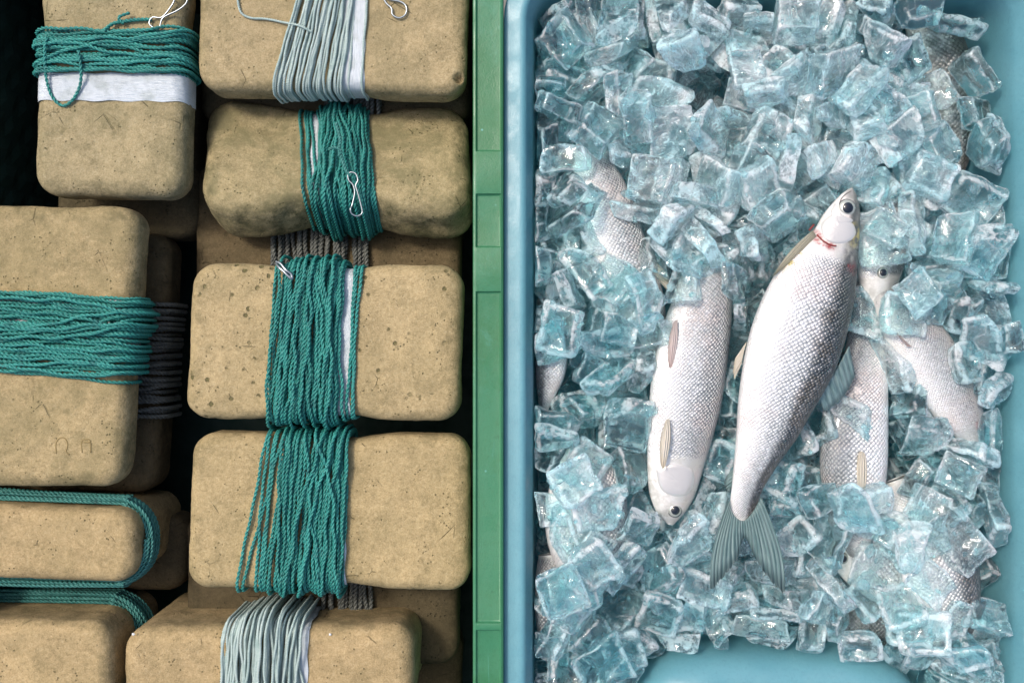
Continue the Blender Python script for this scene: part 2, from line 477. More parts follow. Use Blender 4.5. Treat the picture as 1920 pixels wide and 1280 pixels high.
blue_crate(); green_crate()
gm = NT('ground_concrete'); gv = gm.coord(False)
GM = gm.fin(gm.mix(gm.rng(gm.noise(gv, 8, 6), .35, .65), (.16, .16, .15), (.22, .21, .19)), .9)
g = smesh('ground', [(-9000, -9000, -432), (9000, -9000, -432), (9000, 9000, -432), (-9000, 9000, -432)], [(0, 1, 2, 3)], GM, smooth=False)
tag(g, kind='structure')

# ------------------------------------------------------------------ foam float boards
def tube_arrays(path, r, seg=6, closed=False):
    path = np.asarray(path, float); n = len(path)
    if closed: tg = np.roll(path, -1, 0)-np.roll(path, 1, 0)
    else: tg = np.gradient(path, axis=0)
    tg /= np.linalg.norm(tg, axis=1)[:, None]+1e-9
    # parallel transport
    N = np.zeros_like(path); up = np.array([0.13, .21, .97]); a = np.cross(tg[0], up)
    if np.linalg.norm(a) < .1: a = np.cross(tg[0], [1, 0, 0])
    a /= np.linalg.norm(a); N[0] = a
    for i in range(1, n):
        v = N[i-1]-tg[i]*np.dot(N[i-1], tg[i]); N[i] = v/(np.linalg.norm(v)+1e-9)
    B = np.cross(tg, N)
    return tg, N, B

def add_tube(acc, path, r, seg=6, closed=False, caps=True):
    path = np.asarray(path, float); n = len(path)
    tg, N, B = tube_arrays(path, r, seg, closed)
    rr = np.broadcast_to(np.asarray(r, float), (n,))
    an = np.arange(seg)*2*math.pi/seg
    V = path[:, None]+rr[:, None, None]*(np.cos(an)[None, :, None]*N[:, None]+np.sin(an)[None, :, None]*B[:, None])
    o = acc['n']; acc['V'].append(V.reshape(-1, 3)); acc['n'] += n*seg; acc['A'].append(np.full(n*seg, acc['cur']))
    i = np.arange(n if closed else n-1)[:, None]; k = np.arange(seg)[None]
    i2 = (i+1) % n; k2 = (k+1) % seg
    F = np.stack([i*seg+k+0*k2, i*seg+k2, i2*seg+k2, i2*seg+k], -1).reshape(-1, 4)+o
    acc['F'].append(F)
    if not closed and caps:
        acc['C'].append(tuple(o+np.arange(seg)[::-1])); acc['C'].append(tuple(o+(n-1)*seg+np.arange(seg)))

def new_acc(): return dict(V=[], F=[], C=[], n=0, A=[], cur=.5)
def acc_mesh(name, acc, mat, parent=None, origin=None):
    V = np.concatenate(acc['V']); F = np.concatenate(acc['F']).tolist()+acc['C']
    return smesh(name, V, F, mat, parent, True, origin=origin, attrs={'fade': np.concatenate(acc['A'])})

def resample(path, step, closed=False):
    p = np.asarray(path, float)
    if closed: p = np.vstack([p, p[:1]])
    d = np.r_[0, np.cumsum(np.linalg.norm(np.diff(p, axis=0), axis=1))]
    n = max(4, int(d[-1]/step)); t = np.linspace(0, d[-1], n+1)
    q = np.stack([np.interp(t, d, p[:, k]) for k in range(3)], 1)
    return q[:-1] if closed else q

def smooth_path(pts, step=4):
    pts = np.asarray(pts, float); out = []
    P0 = np.vstack([2*pts[0]-pts[1], pts, 2*pts[-1]-pts[-2]])
    for i in range(1, len(P0)-2):
        a, b, c, d = P0[i-1:i+3]
        for t in np.linspace(0, 1, 14, endpoint=False):
            out.append(.5*((2*b)+(-a+c)*t+(2*a-5*b+4*c-d)*t*t+(-a+3*b-3*c+d)*t**3))
    out.append(pts[-1])
    return resample(out, step)

def add_cord(acc, path, r, pitch, closed=False, plies=2, seg=5, step=None, ph=None):
    """laid cord: plies twisted round the path"""
    step = step or pitch/6.0
    p = resample(path, step, closed)
    tg, N, B = tube_arrays(p, r, closed=closed)
    d = np.r_[0, np.cumsum(np.linalg.norm(np.diff(p, axis=0), axis=1))]
    ph = random.random()*6.28 if ph is None else ph
    base_ = random.random()
    for k in range(plies):
        acc['cur'] = min(1, max(0, base_+(.3 if k else -.1)*random.random()))
        a = ph+2*math.pi*k/plies+2*math.pi*d/pitch
        q = p+r*.52*(np.cos(a)[:, None]*N+np.sin(a)[:, None]*B)
        add_tube(acc, q, r*(.60 if plies == 2 else .56), seg, closed=False)

def box_grid(hx, hy, hz, cell):
    """surface lattice of a box, shared verts"""
    nx, ny, nz = max(4, int(2*hx/cell)), max(4, int(2*hy/cell)), max(4, int(2*hz/cell))
    idx, V, F = {}, [], []
    def vid(i, j, k):
        if (i, j, k) not in idx:
            idx[(i, j, k)] = len(V); V.append((-hx+2*hx*i/nx, -hy+2*hy*j/ny, -hz+2*hz*k/nz))
        return idx[(i, j, k)]
    for i in range(nx):
        for j in range(ny):
            F.append((vid(i, j, nz), vid(i+1, j, nz), vid(i+1, j+1, nz), vid(i, j+1, nz)))
            F.append((vid(i, j, 0), vid(i, j+1, 0), vid(i+1, j+1, 0), vid(i+1, j, 0)))
    for i in range(nx):
        for k in range(nz):
            F.append((vid(i, 0, k), vid(i+1, 0, k), vid(i+1, 0, k+1), vid(i, 0, k+1)))
            F.append((vid(i, ny, k), vid(i, ny, k+1), vid(i+1, ny, k+1), vid(i+1, ny, k)))
    for j in range(ny):
        for k in range(nz):
            F.append((vid(0, j, k), vid(0, j, k+1), vid(0, j+1, k+1), vid(0, j+1, k)))
            F.append((vid(nx, j, k), vid(nx, j+1, k), vid(nx, j+1, k+1), vid(nx, j, k+1)))
    return np.array(V), F

class Board:
    """A foam float board. corners: TL, TR, BR, BL as (px, py, z) on its top face; local x runs along the long
    way (TL->TR, or TL->BL when vertical), y across, z the outward normal (0 at the top face)."""
    def __init__(s, label, corners, thick, r=24, waist=.06, wpos=0.0, wwid=.3, seed=1, vertical=False,
                 pits=.3, dirt=.4, tone=(1, 1, 1), lump=2.6, holes=(), cell=6, cr=44):
        s.cr = cr
        C = [P(*c) for c in corners]
        if vertical: C = [C[3], C[0], C[1], C[2]]    # local x runs up the picture
        s.C = C
        s.hx = (np.linalg.norm(C[1]-C[0])+np.linalg.norm(C[2]-C[3]))/4
        s.hy = (np.linalg.norm(C[3]-C[0])+np.linalg.norm(C[2]-C[1]))/4
        n = np.cross(C[2]-C[0], C[1]-C[3]); n /= np.linalg.norm(n)
        if n[2] < 0: n = -n
        s.n = n; s.T = thick; s.r = r; s.w = waist; s.wp = wpos*s.hx; s.ww = wwid*s.hx
        ctr = sum(C)/4
        s.root = empty('line_winder', ctr-n*thick)
        tag(s.root, label, 'hand line', 'foam boards wound with fishing line')
        V, F = box_grid(s.hx, s.hy, thick/2, cell)
        h = np.array([s.hx, s.hy, thick/2])
        A = np.abs(V); dd_ = np.maximum(A[:, 0]-h[0], A[:, 1]-h[1]); zz_ = A[:, 2]-h[2]
        both = (dd_ > -r) & (zz_ > -r)
        aa, bb = np.maximum(dd_+r, 0), np.maximum(zz_+r, 0); nn_ = np.where(both, np.maximum(aa, bb)/np.maximum(np.hypot(aa, bb), 1e-6), 1)
        dn = np.where(both, -r+aa*nn_, dd_); zn = np.where(both, -r+bb*nn_, zz_)
        sg = np.sign(V)
        X_, Y_ = np.minimum(A[:, 0], h[0]+dn), np.minimum(A[:, 1], h[1]+dn)
        cr = min(s.cr, s.hy*.8); q = np.maximum(np.c_[X_, Y_]-(h[:2]-cr), 0)
        ql, qm = np.linalg.norm(q, axis=1), np.max(q, axis=1); kk = np.where(ql > 1e-6, qm/np.maximum(ql, 1e-6), 1)
        X_ = np.where(q[:, 0] > 0, h[0]-cr+q[:, 0]*kk, X_); Y_ = np.where(q[:, 1] > 0, h[1]-cr+q[:, 1]*kk, Y_)
        V = np.c_[X_, Y_, h[2]+zn]*sg
        inner = np.clip(V, -(h-r), h-r); d = V-inner; L = np.linalg.norm(d, axis=1)
        edge = (np.sum(np.abs(V)/h > .90, axis=1) >= 2).astype(float)*1.0
        ed2 = np.clip((np.max(np.abs(V[:, :2])/h[:2], axis=1)-.86)/.14, 0, 1)
        edge = np.maximum(edge*.8, ed2)
        V[:, 1] *= s.wfac(V[:, 0])
        rs = np.random.RandomState(seed)
        off = Vector(rs.rand(3)*50)
        for i in range(len(V)):
            p = Vector(V[i])
            nn = noise.noise(p*.011+off)*lump + noise.noise(p*.032+off)*lump*.5 + noise.noise(p*.1+off)*.7
            dd = d[i]/(L[i]+1e-6) if L[i] > 1e-6 else np.array([0, 0, 1.0])
            V[i] += dd*nn*(1.0 if abs(V[i][2]) < thick/2-2 else .8)
        for hxp, hyp, hr, hd in holes:
            q = s.inv(hxp, hyp)
            dist = np.hypot(V[:, 0]-q[0], V[:, 1]-q[1]); top = V[:, 2] > 0
            V[:, 2] -= np.where(top, hd*(1-sstep(hr*.6, hr*1.1, dist)), 0)
        V[:, 2] -= thick/2
        W = np.array([s.map(*p) for p in V])
        o = smesh('foam_board', W, F, M['foam'], s.root, attrs={'edge': edge})
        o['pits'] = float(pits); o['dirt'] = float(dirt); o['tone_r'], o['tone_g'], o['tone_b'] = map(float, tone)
        s.foam = o
    def wfac(s, x):
        return 1-s.w*np.exp(-np.abs((x-s.wp)/s.ww)**3)
    def map(s, x, y, z):
        u, v = x/s.hx, y/s.hy
        a, b = (1+u)/2, (1+v)/2
        C = s.C
        return (C[3]*(1-a)+C[2]*a)*(1-b)+(C[0]*(1-a)+C[1]*a)*b+s.n*z
    def inv(s, px, py):
        """local x, y of the top-face point seen at a photo pixel (search)"""
        x = y = 0.0
        for _ in range(30):
            w0 = s.map(x, y, 0); 
            def pr(w): f = H/(H-w[2]); return np.array([960+w[0]*f, 640-w[1]*f])
            e = np.array([px, py])-pr(w0)
            J = np.stack([pr(s.map(x+1, y, 0))-pr(w0), pr(s.map(x, y+1, 0))-pr(w0)], 1)
            dlt = np.linalg.solve(J, e); x += dlt[0]; y += dlt[1]
        return np.array([x, y])
    def section(s, x, off, n=7):
        """closed rounded cross-section at x as (y, z, front?) list starting at the top of the front face"""
        hy, T, r = s.hy*float(s.wfac(x)), s.T, max(8, s.r-4)
        pts = []
        for (cy, cz, a0) in ((hy-r, -r, 90), (-(hy-r), -r, 180), (-(hy-r), -(T-r), 270), (hy-r, -(T-r), 360)):
            pass
        # go: front face from +y to -y, round, down side, round, back, round, up, round
        def arc(cy, cz, a0, a1):
            return [(cy+(r+off)*math.cos(math.radians(a)), cz+(r+off)*math.sin(math.radians(a))) for a in np.linspace(a0, a1, n)]
        f = arc(hy-r, -r, 45, 90)+arc(-(hy-r), -r, 90, 180)+arc(-(hy-r), -(T-r), 180, 270)+arc(hy-r, -(T-r), 270, 360)+arc(hy-r, -r, 0, 45)
        return f
    def strand(s, xa, xb, off, bow=0.0, wob=1.5, back=None):
        """a turn of line: crosses the front from xa (far edge) to xb (near edge) and returns behind"""
        sec = np.array(s.section((xa+xb)/2, off))
        sec = np.array(resample(np.c_[sec, np.zeros(len(sec))], 7, True))[:, :2]
        hy = s.hy
        ph, out = random.random()*6.28, []
        for (y, z) in sec:
            t = (hy-y)/(2*hy)
            if z > -s.T*.55: x = xa+(xb-xa)*t
            else: x = xb+(xa-xb)*(1-t)
            k = math.sin(math.pi*min(1, max(0, t)))
            x += bow*k + wob*1.3*math.sin(y*.03+ph)+wob*.7*math.sin(y*.083+ph*3)
            zz = z + (0.0 if z < -s.r else 1.2*math.sin(y*.05+ph*2))
            out.append(s.map(x, y, zz))
        return np.array(out)

def wind(b, turns, mat, r=3.3, pitch=19, name='line', plies=2, seg=5, step=None):
    if name == 'teal_line':      # a few turns run askew over the rest
        rq = random.Random(len(turns)); top = max(t[2] for t in turns); xs_ = sorted(t[0] for t in turns); xe_ = sorted(t[1] for t in turns)
        m_ = len(xs_)
        turns = list(turns)+[(xs_[int(m_*rq.uniform(.2, .95))], xe_[int(m_*rq.uniform(.2, .95))], top+1+k*1.2, rq.gauss(0, 6), 2.5) for k in range(max(4, m_//7))]
    acc = new_acc()
    for t in turns:
        p = b.strand(*t)
        add_cord(acc, np.vstack([p, p[:2]]), r, pitch, plies=plies, seg=seg, step=step)
    return acc_mesh(name, acc, mat, b.root)

def tape(b, x0, x1, off=3.4, name='tape', slant=0.0):
    sec = np.array(b.section((x0+x1)/2, off, 10)); sec = np.array(resample(np.c_[sec, np.zeros(len(sec))], 5, True))[:, :2]
    V, F, uv = [], [], []; m = 8; n = len(sec); d = 0; rs = random.Random(int(x0*7)+5)
    for i, (y, z) in enumerate(sec):
        for j in range(m+1):
            x = x0+(x1-x0)*j/m + slant*y/b.hy + (1.2*math.sin(i*.5) if j in (0, m) else 0)
            o = .5*math.sin(i*1.7+j*.6)
            V.append(b.map(x, y+(0.0), z+(o if z > -b.r*.5 else 0) - (3 if j in (0, m) else 0)*.4)); uv.append((i*5/3.0, j*(x1-x0)/m/3.0))
    for i in range(n):
        for j in range(m):
            a, c = i*(m+1)+j, ((i+1) % n)*(m+1)+j
            F.append((a, a+1, c+1, c))
    o = smesh(name, V, F, M['tape'], b.root, uvs={'rays': uv})
    return o

def turns_range(b, pa, pb, n, layers, spread=4, slant=0.0, vertical=False, seed=0, off0=4.5):
    """turns between local x pa..pb; deeper layers first"""
    rs = random.Random(seed); out = []
    for L in range(layers):
        for i in range(n):
            t = (i+.5)/n; x = pa+(pb-pa)*t
            xa = x+rs.gauss(0, spread)+slant/2; xb = x+rs.gauss(0, spread)-slant/2
            out.append((xa, xb, off0+L*6.0+rs.random()*3, rs.gauss(0, 3), 1+rs.random()*1.5))
    return out

def clip_mesh(parent, pts, r=1.5, name='snap_clip'):
    acc = new_acc(); add_tube(acc, smooth_path(pts, 2.0), r, 8)
    return acc_mesh(name, acc, M['steel'], parent)

random.seed(4)
# --- A: far left board, line wound across it
A = Board('upright foam board with teal line wound just above a white tape band',
          [(74, -150, 0), (350, -150, 0), (344, 368, 4), (58, 364, 4)], 78, r=26, waist=.06, wpos=.08, wwid=.28, seed=11, vertical=True, pits=.25, dirt=.55, tone=(.86, .88, .86))  # greyer foam; tone also paints in the light falling off at this end
def ax(b, px, py): return b.inv(px, py)[0]
a0, a1 = ax(A, 210, 140), ax(A, 210, 54)
tape(A, ax(A, 210, 190), ax(A, 210, 138))
wind(A, turns_range(A, a0, a1, 13, 2, 1.8, -4, seed=2, off0=5), M['teal'], name='teal_line')
accl = new_acc()
add_cord(accl, smooth_path([P(88, 70, 22), P(84, 95, 22), P(86, 140, 14), P(96, 178, 8), P(116, 198, 7), P(136, 188, 8), P(150, 160, 12), P(152, 130, 20), P(147, 95, 24)], 4), 3.0, 17)
add_cord(accl, smooth_path([P(195, 58, 18), P(212, 45, 8), P(235, 40, 7), P(262, 37, 7), P(284, 37, 7)], 4), 3.6, 15)
add_cord(accl, smooth_path([P(232, 45, 10), P(222, 34, 12), P(232, 28, 12), P(243, 25, 10)], 4), 3.0, 15)
acc_mesh('loose_loop', accl, M['teal'], A.root)
clip_mesh(A.root, [P(322, -4, 9), P(326, 4, 9), P(305, 32, 8), P(286, 33, 8), P(280, 45, 8), P(290, 53, 8), P(299, 52, 8), P(306, 34, 9), P(333, 20, 9), P(348, 8, 9), P(351, -2, 9), P(345, -14, 9), P(331, -12, 9)], 1.7)

# --- B: far middle board with pale line and tape
B = Board('foam board with pale thin line over white tape and a small round corner hole',
          [(372, -130, 0), (880, -130, 0), (872, 177, 2), (366, 166, 2)], 84, r=22, waist=.07, wpos=.02, wwid=.3, seed=21, pits=.2, dirt=.45, tone=(.94, .93, .90),  # tone lowered to paint in the dimmer light of the far row
          holes=((859, 146, 9, 16),), cell=5)
def bx(px, py=100): return B.inv(px, py)[0]
tape(B, bx(642), bx(684))
rs = random.Random(9); T = []
for L in range(2):
    for i in range(21):
        t = i/20; xb = bx(516)+(bx(640)-bx(516))*t+rs.gauss(0, 2.5); xa = bx(572)+(bx(655)-bx(572))*t+rs.gauss(0, 5)
        T.append((xa+22, xb, 3.5+L*4.4+rs.random()*2, rs.gauss(0, 3), 1.0))
for xa, xb in ((668, 655), (690, 680)): T.append((bx(xa), bx(xb), 3.2, 0, .8))
wind(B, T, M['white'], r=2.7, pitch=9, name='pale_line', step=2.2, seg=4)
accl = new_acc(); add_cord(accl, smooth_path([P(446, -20, 5), P(446, 2, 5), P(452, 24, 5), P(470, 34, 5), P(500, 36, 5), P(530, 42, 7), P(560, 48, 16), P(585, 60, 17)], 3), 2.4, 9, step=2.2, seg=4)
acc_mesh('loose_end', accl, M['white'], B.root)
clip_mesh(B.root, [P(714, -12, 7), P(724, 6, 6), P(734, 16, 6), P(736, 28, 6), P(748, 34, 6), P(760, 28, 6), P(762, 14, 6), P(752, 4, 6), P(728, -2, 6), P(712, -16, 6)], 1.9)

# --- C: tilted worn board
C_ = Board('worn lumpy tilted foam board with teal line under a long open wire clip',
           [(384, 178, -122), (876, 188, -122), (884, 392, -2), (371, 388, -2)], 126, r=34, cr=60, waist=.24, wpos=.0, wwid=.42, seed=35, pits=.2, dirt=1.0, tone=(.84, .86, .80), lump=5.5)
def cx_(px, py=300): return C_.inv(px, py)[0]
tape(C_, cx_(583), cx_(598)); tape(C_, cx_(672), cx_(692))
rs = random.Random(3); T = []
for L in range(3):
    n = 20
    for i in range(n):
        t = i/(n-1); x = cx_(602)+(cx_(676)-cx_(602))*t
        T.append((x+rs.gauss(0, 12), x+rs.gauss(2, 10)+14*(t-.4), 5+L*6+rs.random()*4, rs.gauss(0, 5), 2))
for xa, xb in ((562, 574), (574, 590), (582, 600), (572, 586), (690, 703), (684, 690), (693, 680)): T.append((cx_(xa), cx_(xb), 5.5, -3, 1))
wind(C_, T, M['teal'], r=3.3, pitch=18, name='teal_line')
clip_mesh(C_.root, [P(652, 326, 22), P(654, 338, 22), P(662, 347, 22), P(665, 362, 22), P(660, 385, 22), P(657, 392, 24), P(659, 400, 23), P(668, 405, 22), P(677, 402, 21), P(679, 394, 21), P(671, 362, 22), P(667, 348, 22), P(671, 338, 22), P(667, 326, 22), P(658, 323, 22), P(652, 327, 22)], 1.6)
accl = new_acc(); add_cord(accl, smooth_path([P(630, 230, 5), P(638, 262, 14), P(636, 280, 18), P(642, 300, 20), P(650, 322, 22), P(658, 330, 22)], 3), 3.6, 12)
add_cord(accl, smooth_path([P(616, 280, 14), P(628, 276, 20), P(640, 284, 22), P(634, 292, 22)], 3), 3, 12)
acc_mesh('knot', accl, M['teal_dull'], C_.root)

# --- D
D = Board('pitted foam board with teal line parting over a sliver of white tape',
          [(358, 492, 2), (868, 495, 2), (862, 792, 4), (342, 785, 4)], 84, r=26, waist=.085, wpos=.0, wwid=.34, seed=41, pits=1.0, dirt=.3, tone=(1.0, .97, .90))
def dx_(px, py=640): return D.inv(px, py)[0]
tape(D, dx_(634), dx_(660))
rs = random.Random(8); T = []
for L in range(3):
    n = 21
    for i in range(n):
        t = i/(n-1); xa = dx_(538)+(dx_(640)-dx_(538))*t; xb = dx_(520)+(dx_(634)-dx_(520))*t
        T.append((xa+rs.gauss(0, 7), xb+rs.gauss(0, 7), 5+L*5+rs.random()*4, rs.gauss(0, 3), 2))
for xa, xb in ((512, 511), (530, 510), (534, 522), (668, 655), (674, 664), (660, 668)): T.append((dx_(xa), dx_(xb), 5.0, -2, 1))
wind(D, T, M['teal'], name='teal_line')
clip_mesh(D.root, [P(517, 494, 16), P(524, 502, 24), P(533, 510, 26), P(541, 518, 26), P(548, 523, 25), P(546, 514, 25), P(536, 506, 26), P(526, 494, 22), P(517, 490, 16)], 2.6, 'wire_clasp')

# --- E
E = Board('smooth foam board below the pitted one, its teal line fanning out loosely',
          [(358, 811, -9), (880, 816, -9), (882, 1111, -7), (345, 1105, -7)], 84, r=25, waist=.08, wpos=.0, wwid=.34, seed=52, pits=.15, dirt=.25, tone=(1.04, 1.0, .90))
def ex_(px, py=950): return E.inv(px, py)[0]
tape(E, ex_(640, 950), ex_(650, 950))
rs = random.Random(12); T = []
for L in range(3):
    n = 18
    for i in range(n):
        t = i/(n-1); xa = ex_(546)+(ex_(655)-ex_(546))*t; xb = ex_(520)+(ex_(645)-ex_(520))*t
        T.append((xa+rs.gauss(0, 10), xb+rs.gauss(0, 8), 5+L*5+rs.random()*3, rs.gauss(0, 3), 1.5))
for xa, xb in ((500, 450), (502, 484), (518, 492), (530, 460), (540, 500), (548, 508), (512, 498)): T.append((ex_(xa), ex_(xb), 5+rs.random()*3, -2, 1))
wind(E, T, M['teal'], name='teal_line', r=3.2)

# --- F: on its edge, near end
F_ = Board('foam board standing on edge with pale thin line heaped over a tape strip',
           [(228, 1180, -8), (778, 1176, -8), (775, 1340, -8), (226, 1340, -8)], 300, r=30, waist=.0, seed=61, pits=.15, dirt=.3, tone=(1.02, .95, .86), cell=7)
def fx_(px, py=1230): return F_.inv(px, py)[0]
tape(F_, fx_(548), fx_(578), 3.6)
rs = random.Random(14); T = []
for L in range(4):
    n = 18
    for i in range(n):
        t = i/(n-1); x = fx_(418)+(fx_(548)-fx_(418))*t; k = math.exp(-((t-.62)/.33)**2)
        T.append((x+rs.gauss(0, 5)+8, x+rs.gauss(0, 4)+6*t, 3.5+L*(3+7*k)+rs.random()*2, rs.gauss(0, 2), 1.5))
for xa, xb in ((548, 562), (552, 572), (540, 560), (535, 570)): T.append((fx_(xa), fx_(xb), 10, 4, 2))
wind(F_, T, M['white'], r=3.0, pitch=9, name='pale_line', step=2.4, seg=4)
for k, (sx, sy) in enumerate(((250, 1188), (619, 1189))):
    bpy_pts = []
    c = P(sx, sy, -9.5); rs = random.Random(k)
    V = [(c[0]+math.cos(a)*(2+rs.random()*2), c[1]+math.sin(a)*(1.6+rs.random()*2), c[2]) for a in np.linspace(0, 6.28, 9)[:-1]]+[(c[0], c[1], c[2]+3)]
    smesh('white_chip', V, [(i, (i+1) % 8, 8) for i in range(8)], M['speck'], F_.root)

# --- G: big left board and the one below it
G = Board('large foam board with teal line across its middle and two marks pressed in',
          [(-60, 382, 10), (262, 386, 10), (226, 916, 10), (-60, 912, 10)], 78, r=27, waist=.05, wpos=.0, wwid=.3, seed=71, vertical=True, pits=.2, dirt=.6, tone=(.95, .92, .84))
ga, gb = ax(G, 120, 692), ax(G, 120, 556)
tape(G, ax(G, 120, 668), ax(G, 120, 560))
rs = random.Random(17); T = []
for L in range(3):
    n = 20
    for i in range(n):
        t = i/(n-1); x = ga+(gb-ga)*t
        T.append((x+rs.gauss(0, 5)+8, x+rs.gauss(0, 6)-9, 5+L*5.5+rs.random()*3, rs.gauss(0, 3), 2))
for xa, xb in ((556, 568), (690, 716), (664, 700)): T.append((ax(G, 120, xa), ax(G, 120, xb), 5.5, 0, 1))
# local +y is the left side of the picture for an upright board
wind(G, T, M['teal'], name='teal_line', r=3.4)
acc = new_acc()
for pts in ([(106, 850), (105, 832), (112, 821), (122, 822), (127, 834), (124, 846), (130, 852)], [(154, 848), (153, 828), (160, 824), (169, 826), (170, 848)], [(155, 829), (170, 829)]):
    add_tube(acc, smooth_path([P(x, y, 10.2) for x, y in pts], 3), 1.3, 6)
mk = simple('pressed_mark', (.24, .175, .07), .9)
acc_mesh('stamped_mark', acc, mk, G.root)

def deep(label, corners, thick, vertical, la, lb, mat, seed, n=14, layers=2, tone=(.34, .315, .28), **k):  # low tone puts the shade of the gaps into the foam colour
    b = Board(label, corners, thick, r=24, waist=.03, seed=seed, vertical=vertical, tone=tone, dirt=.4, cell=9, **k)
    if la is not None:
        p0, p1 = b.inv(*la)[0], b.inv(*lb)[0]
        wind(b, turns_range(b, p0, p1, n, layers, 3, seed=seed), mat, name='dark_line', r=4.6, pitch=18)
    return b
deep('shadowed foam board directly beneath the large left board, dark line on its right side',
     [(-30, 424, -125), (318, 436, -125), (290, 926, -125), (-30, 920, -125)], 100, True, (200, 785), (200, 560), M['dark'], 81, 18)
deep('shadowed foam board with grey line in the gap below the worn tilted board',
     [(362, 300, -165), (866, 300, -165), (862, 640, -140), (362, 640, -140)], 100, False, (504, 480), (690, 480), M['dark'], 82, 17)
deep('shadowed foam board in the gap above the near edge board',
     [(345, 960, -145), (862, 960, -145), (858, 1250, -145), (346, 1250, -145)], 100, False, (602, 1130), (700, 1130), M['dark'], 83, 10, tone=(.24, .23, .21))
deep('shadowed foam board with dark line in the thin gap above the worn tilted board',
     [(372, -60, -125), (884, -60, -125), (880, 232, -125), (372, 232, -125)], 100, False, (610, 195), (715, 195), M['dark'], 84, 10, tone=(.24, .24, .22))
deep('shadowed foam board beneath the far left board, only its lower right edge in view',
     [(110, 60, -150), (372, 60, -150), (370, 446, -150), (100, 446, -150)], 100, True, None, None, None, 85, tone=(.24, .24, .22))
deep('shadowed foam board low in the gap between left boards and the fourth middle board',
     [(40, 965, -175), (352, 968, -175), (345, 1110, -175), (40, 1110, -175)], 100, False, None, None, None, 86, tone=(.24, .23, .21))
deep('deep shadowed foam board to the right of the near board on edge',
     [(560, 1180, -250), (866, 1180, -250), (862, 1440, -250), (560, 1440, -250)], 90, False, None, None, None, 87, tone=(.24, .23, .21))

# --- H, I: boards on edge with line wound the long way round
def edge_wound(label, corners, thick, seed, zc, bulge, n=5, m=6, tone=(1.05, .98, .88)):
    b = Board(label, corners, thick, r=26, waist=0, seed=seed, tone=tone, dirt=.35, pits=.2, cell=6)
    acc = new_acc(); rs = random.Random(seed)
    for L in range(n):
        for k in range(m):
            off = 4+L*5.5+rs.random()*3; z = zc-k*8-rs.random()*4-L*1.5
            loop = []
            hx, hy, r = b.hx+off, b.hy+off*bulge, min(b.hy*.92, 60)+off
            for (sx, sy, a0) in ((1, 1, 0), (-1, 1, 90), (-1, -1, 180), (1, -1, 270)):
                for a in np.linspace(a0, a0+90, 9):
                    x = sx*(hx-r)+r*math.cos(math.radians(a)); y = sy*(hy-min(r, hy))+min(r, hy)*math.sin(math.radians(a))
                    loop.append(b.map(x, y, z))
            loop = np.array(loop); loop = np.vstack([loop, loop[:1]])
            lp = smooth_path(loop, 5); lp[:, 2] += 3.5*np.sin(np.arange(len(lp))*.07+rs.random()*6)
            lp[:, 0] += 1.6*np.sin(np.arange(len(lp))*.05+rs.random()*6); lp[:, 1] += 2.0*np.sin(np.arange(len(lp))*.045+rs.random()*6)
            add_cord(acc, lp, 3.3, 18)
    acc_mesh('teal_line', acc, M['teal_dull'], b.root)
    return b
edge_wound('foam board on edge whose dull teal line wraps round its right end',
           [(-190, 940, 0), (256, 958, 0), (250, 1096, 0), (-190, 1082, 0)], 260, 91, -40, 1.0, n=3, m=4)
edge_wound('foam board on edge in near left corner with teal line heaped behind',
           [(-200, 1162, -4), (204, 1168, -4), (208, 1330, -4), (-200, 1330, -4)], 260, 92, -115, 1.0, n=4, m=5)

# ------------------------------------------------------------------ fish
def catmull(pts, n):
    pts = np.asarray(pts, float); P0 = np.vstack([2*pts[0]-pts[1], pts, 2*pts[-1]-pts[-2]])
    m = len(pts)-1; out = []
    for t in np.linspace(0, m, n):
        i = min(int(t), m-1); f = t-i; a, b, c, d = P0[i:i+4]
        out.append(.5*((2*b)+(-a+c)*f+(2*a-5*b+4*c-d)*f*f+(-a+3*b-3*c+d)*f**3))
    return np.array(out)

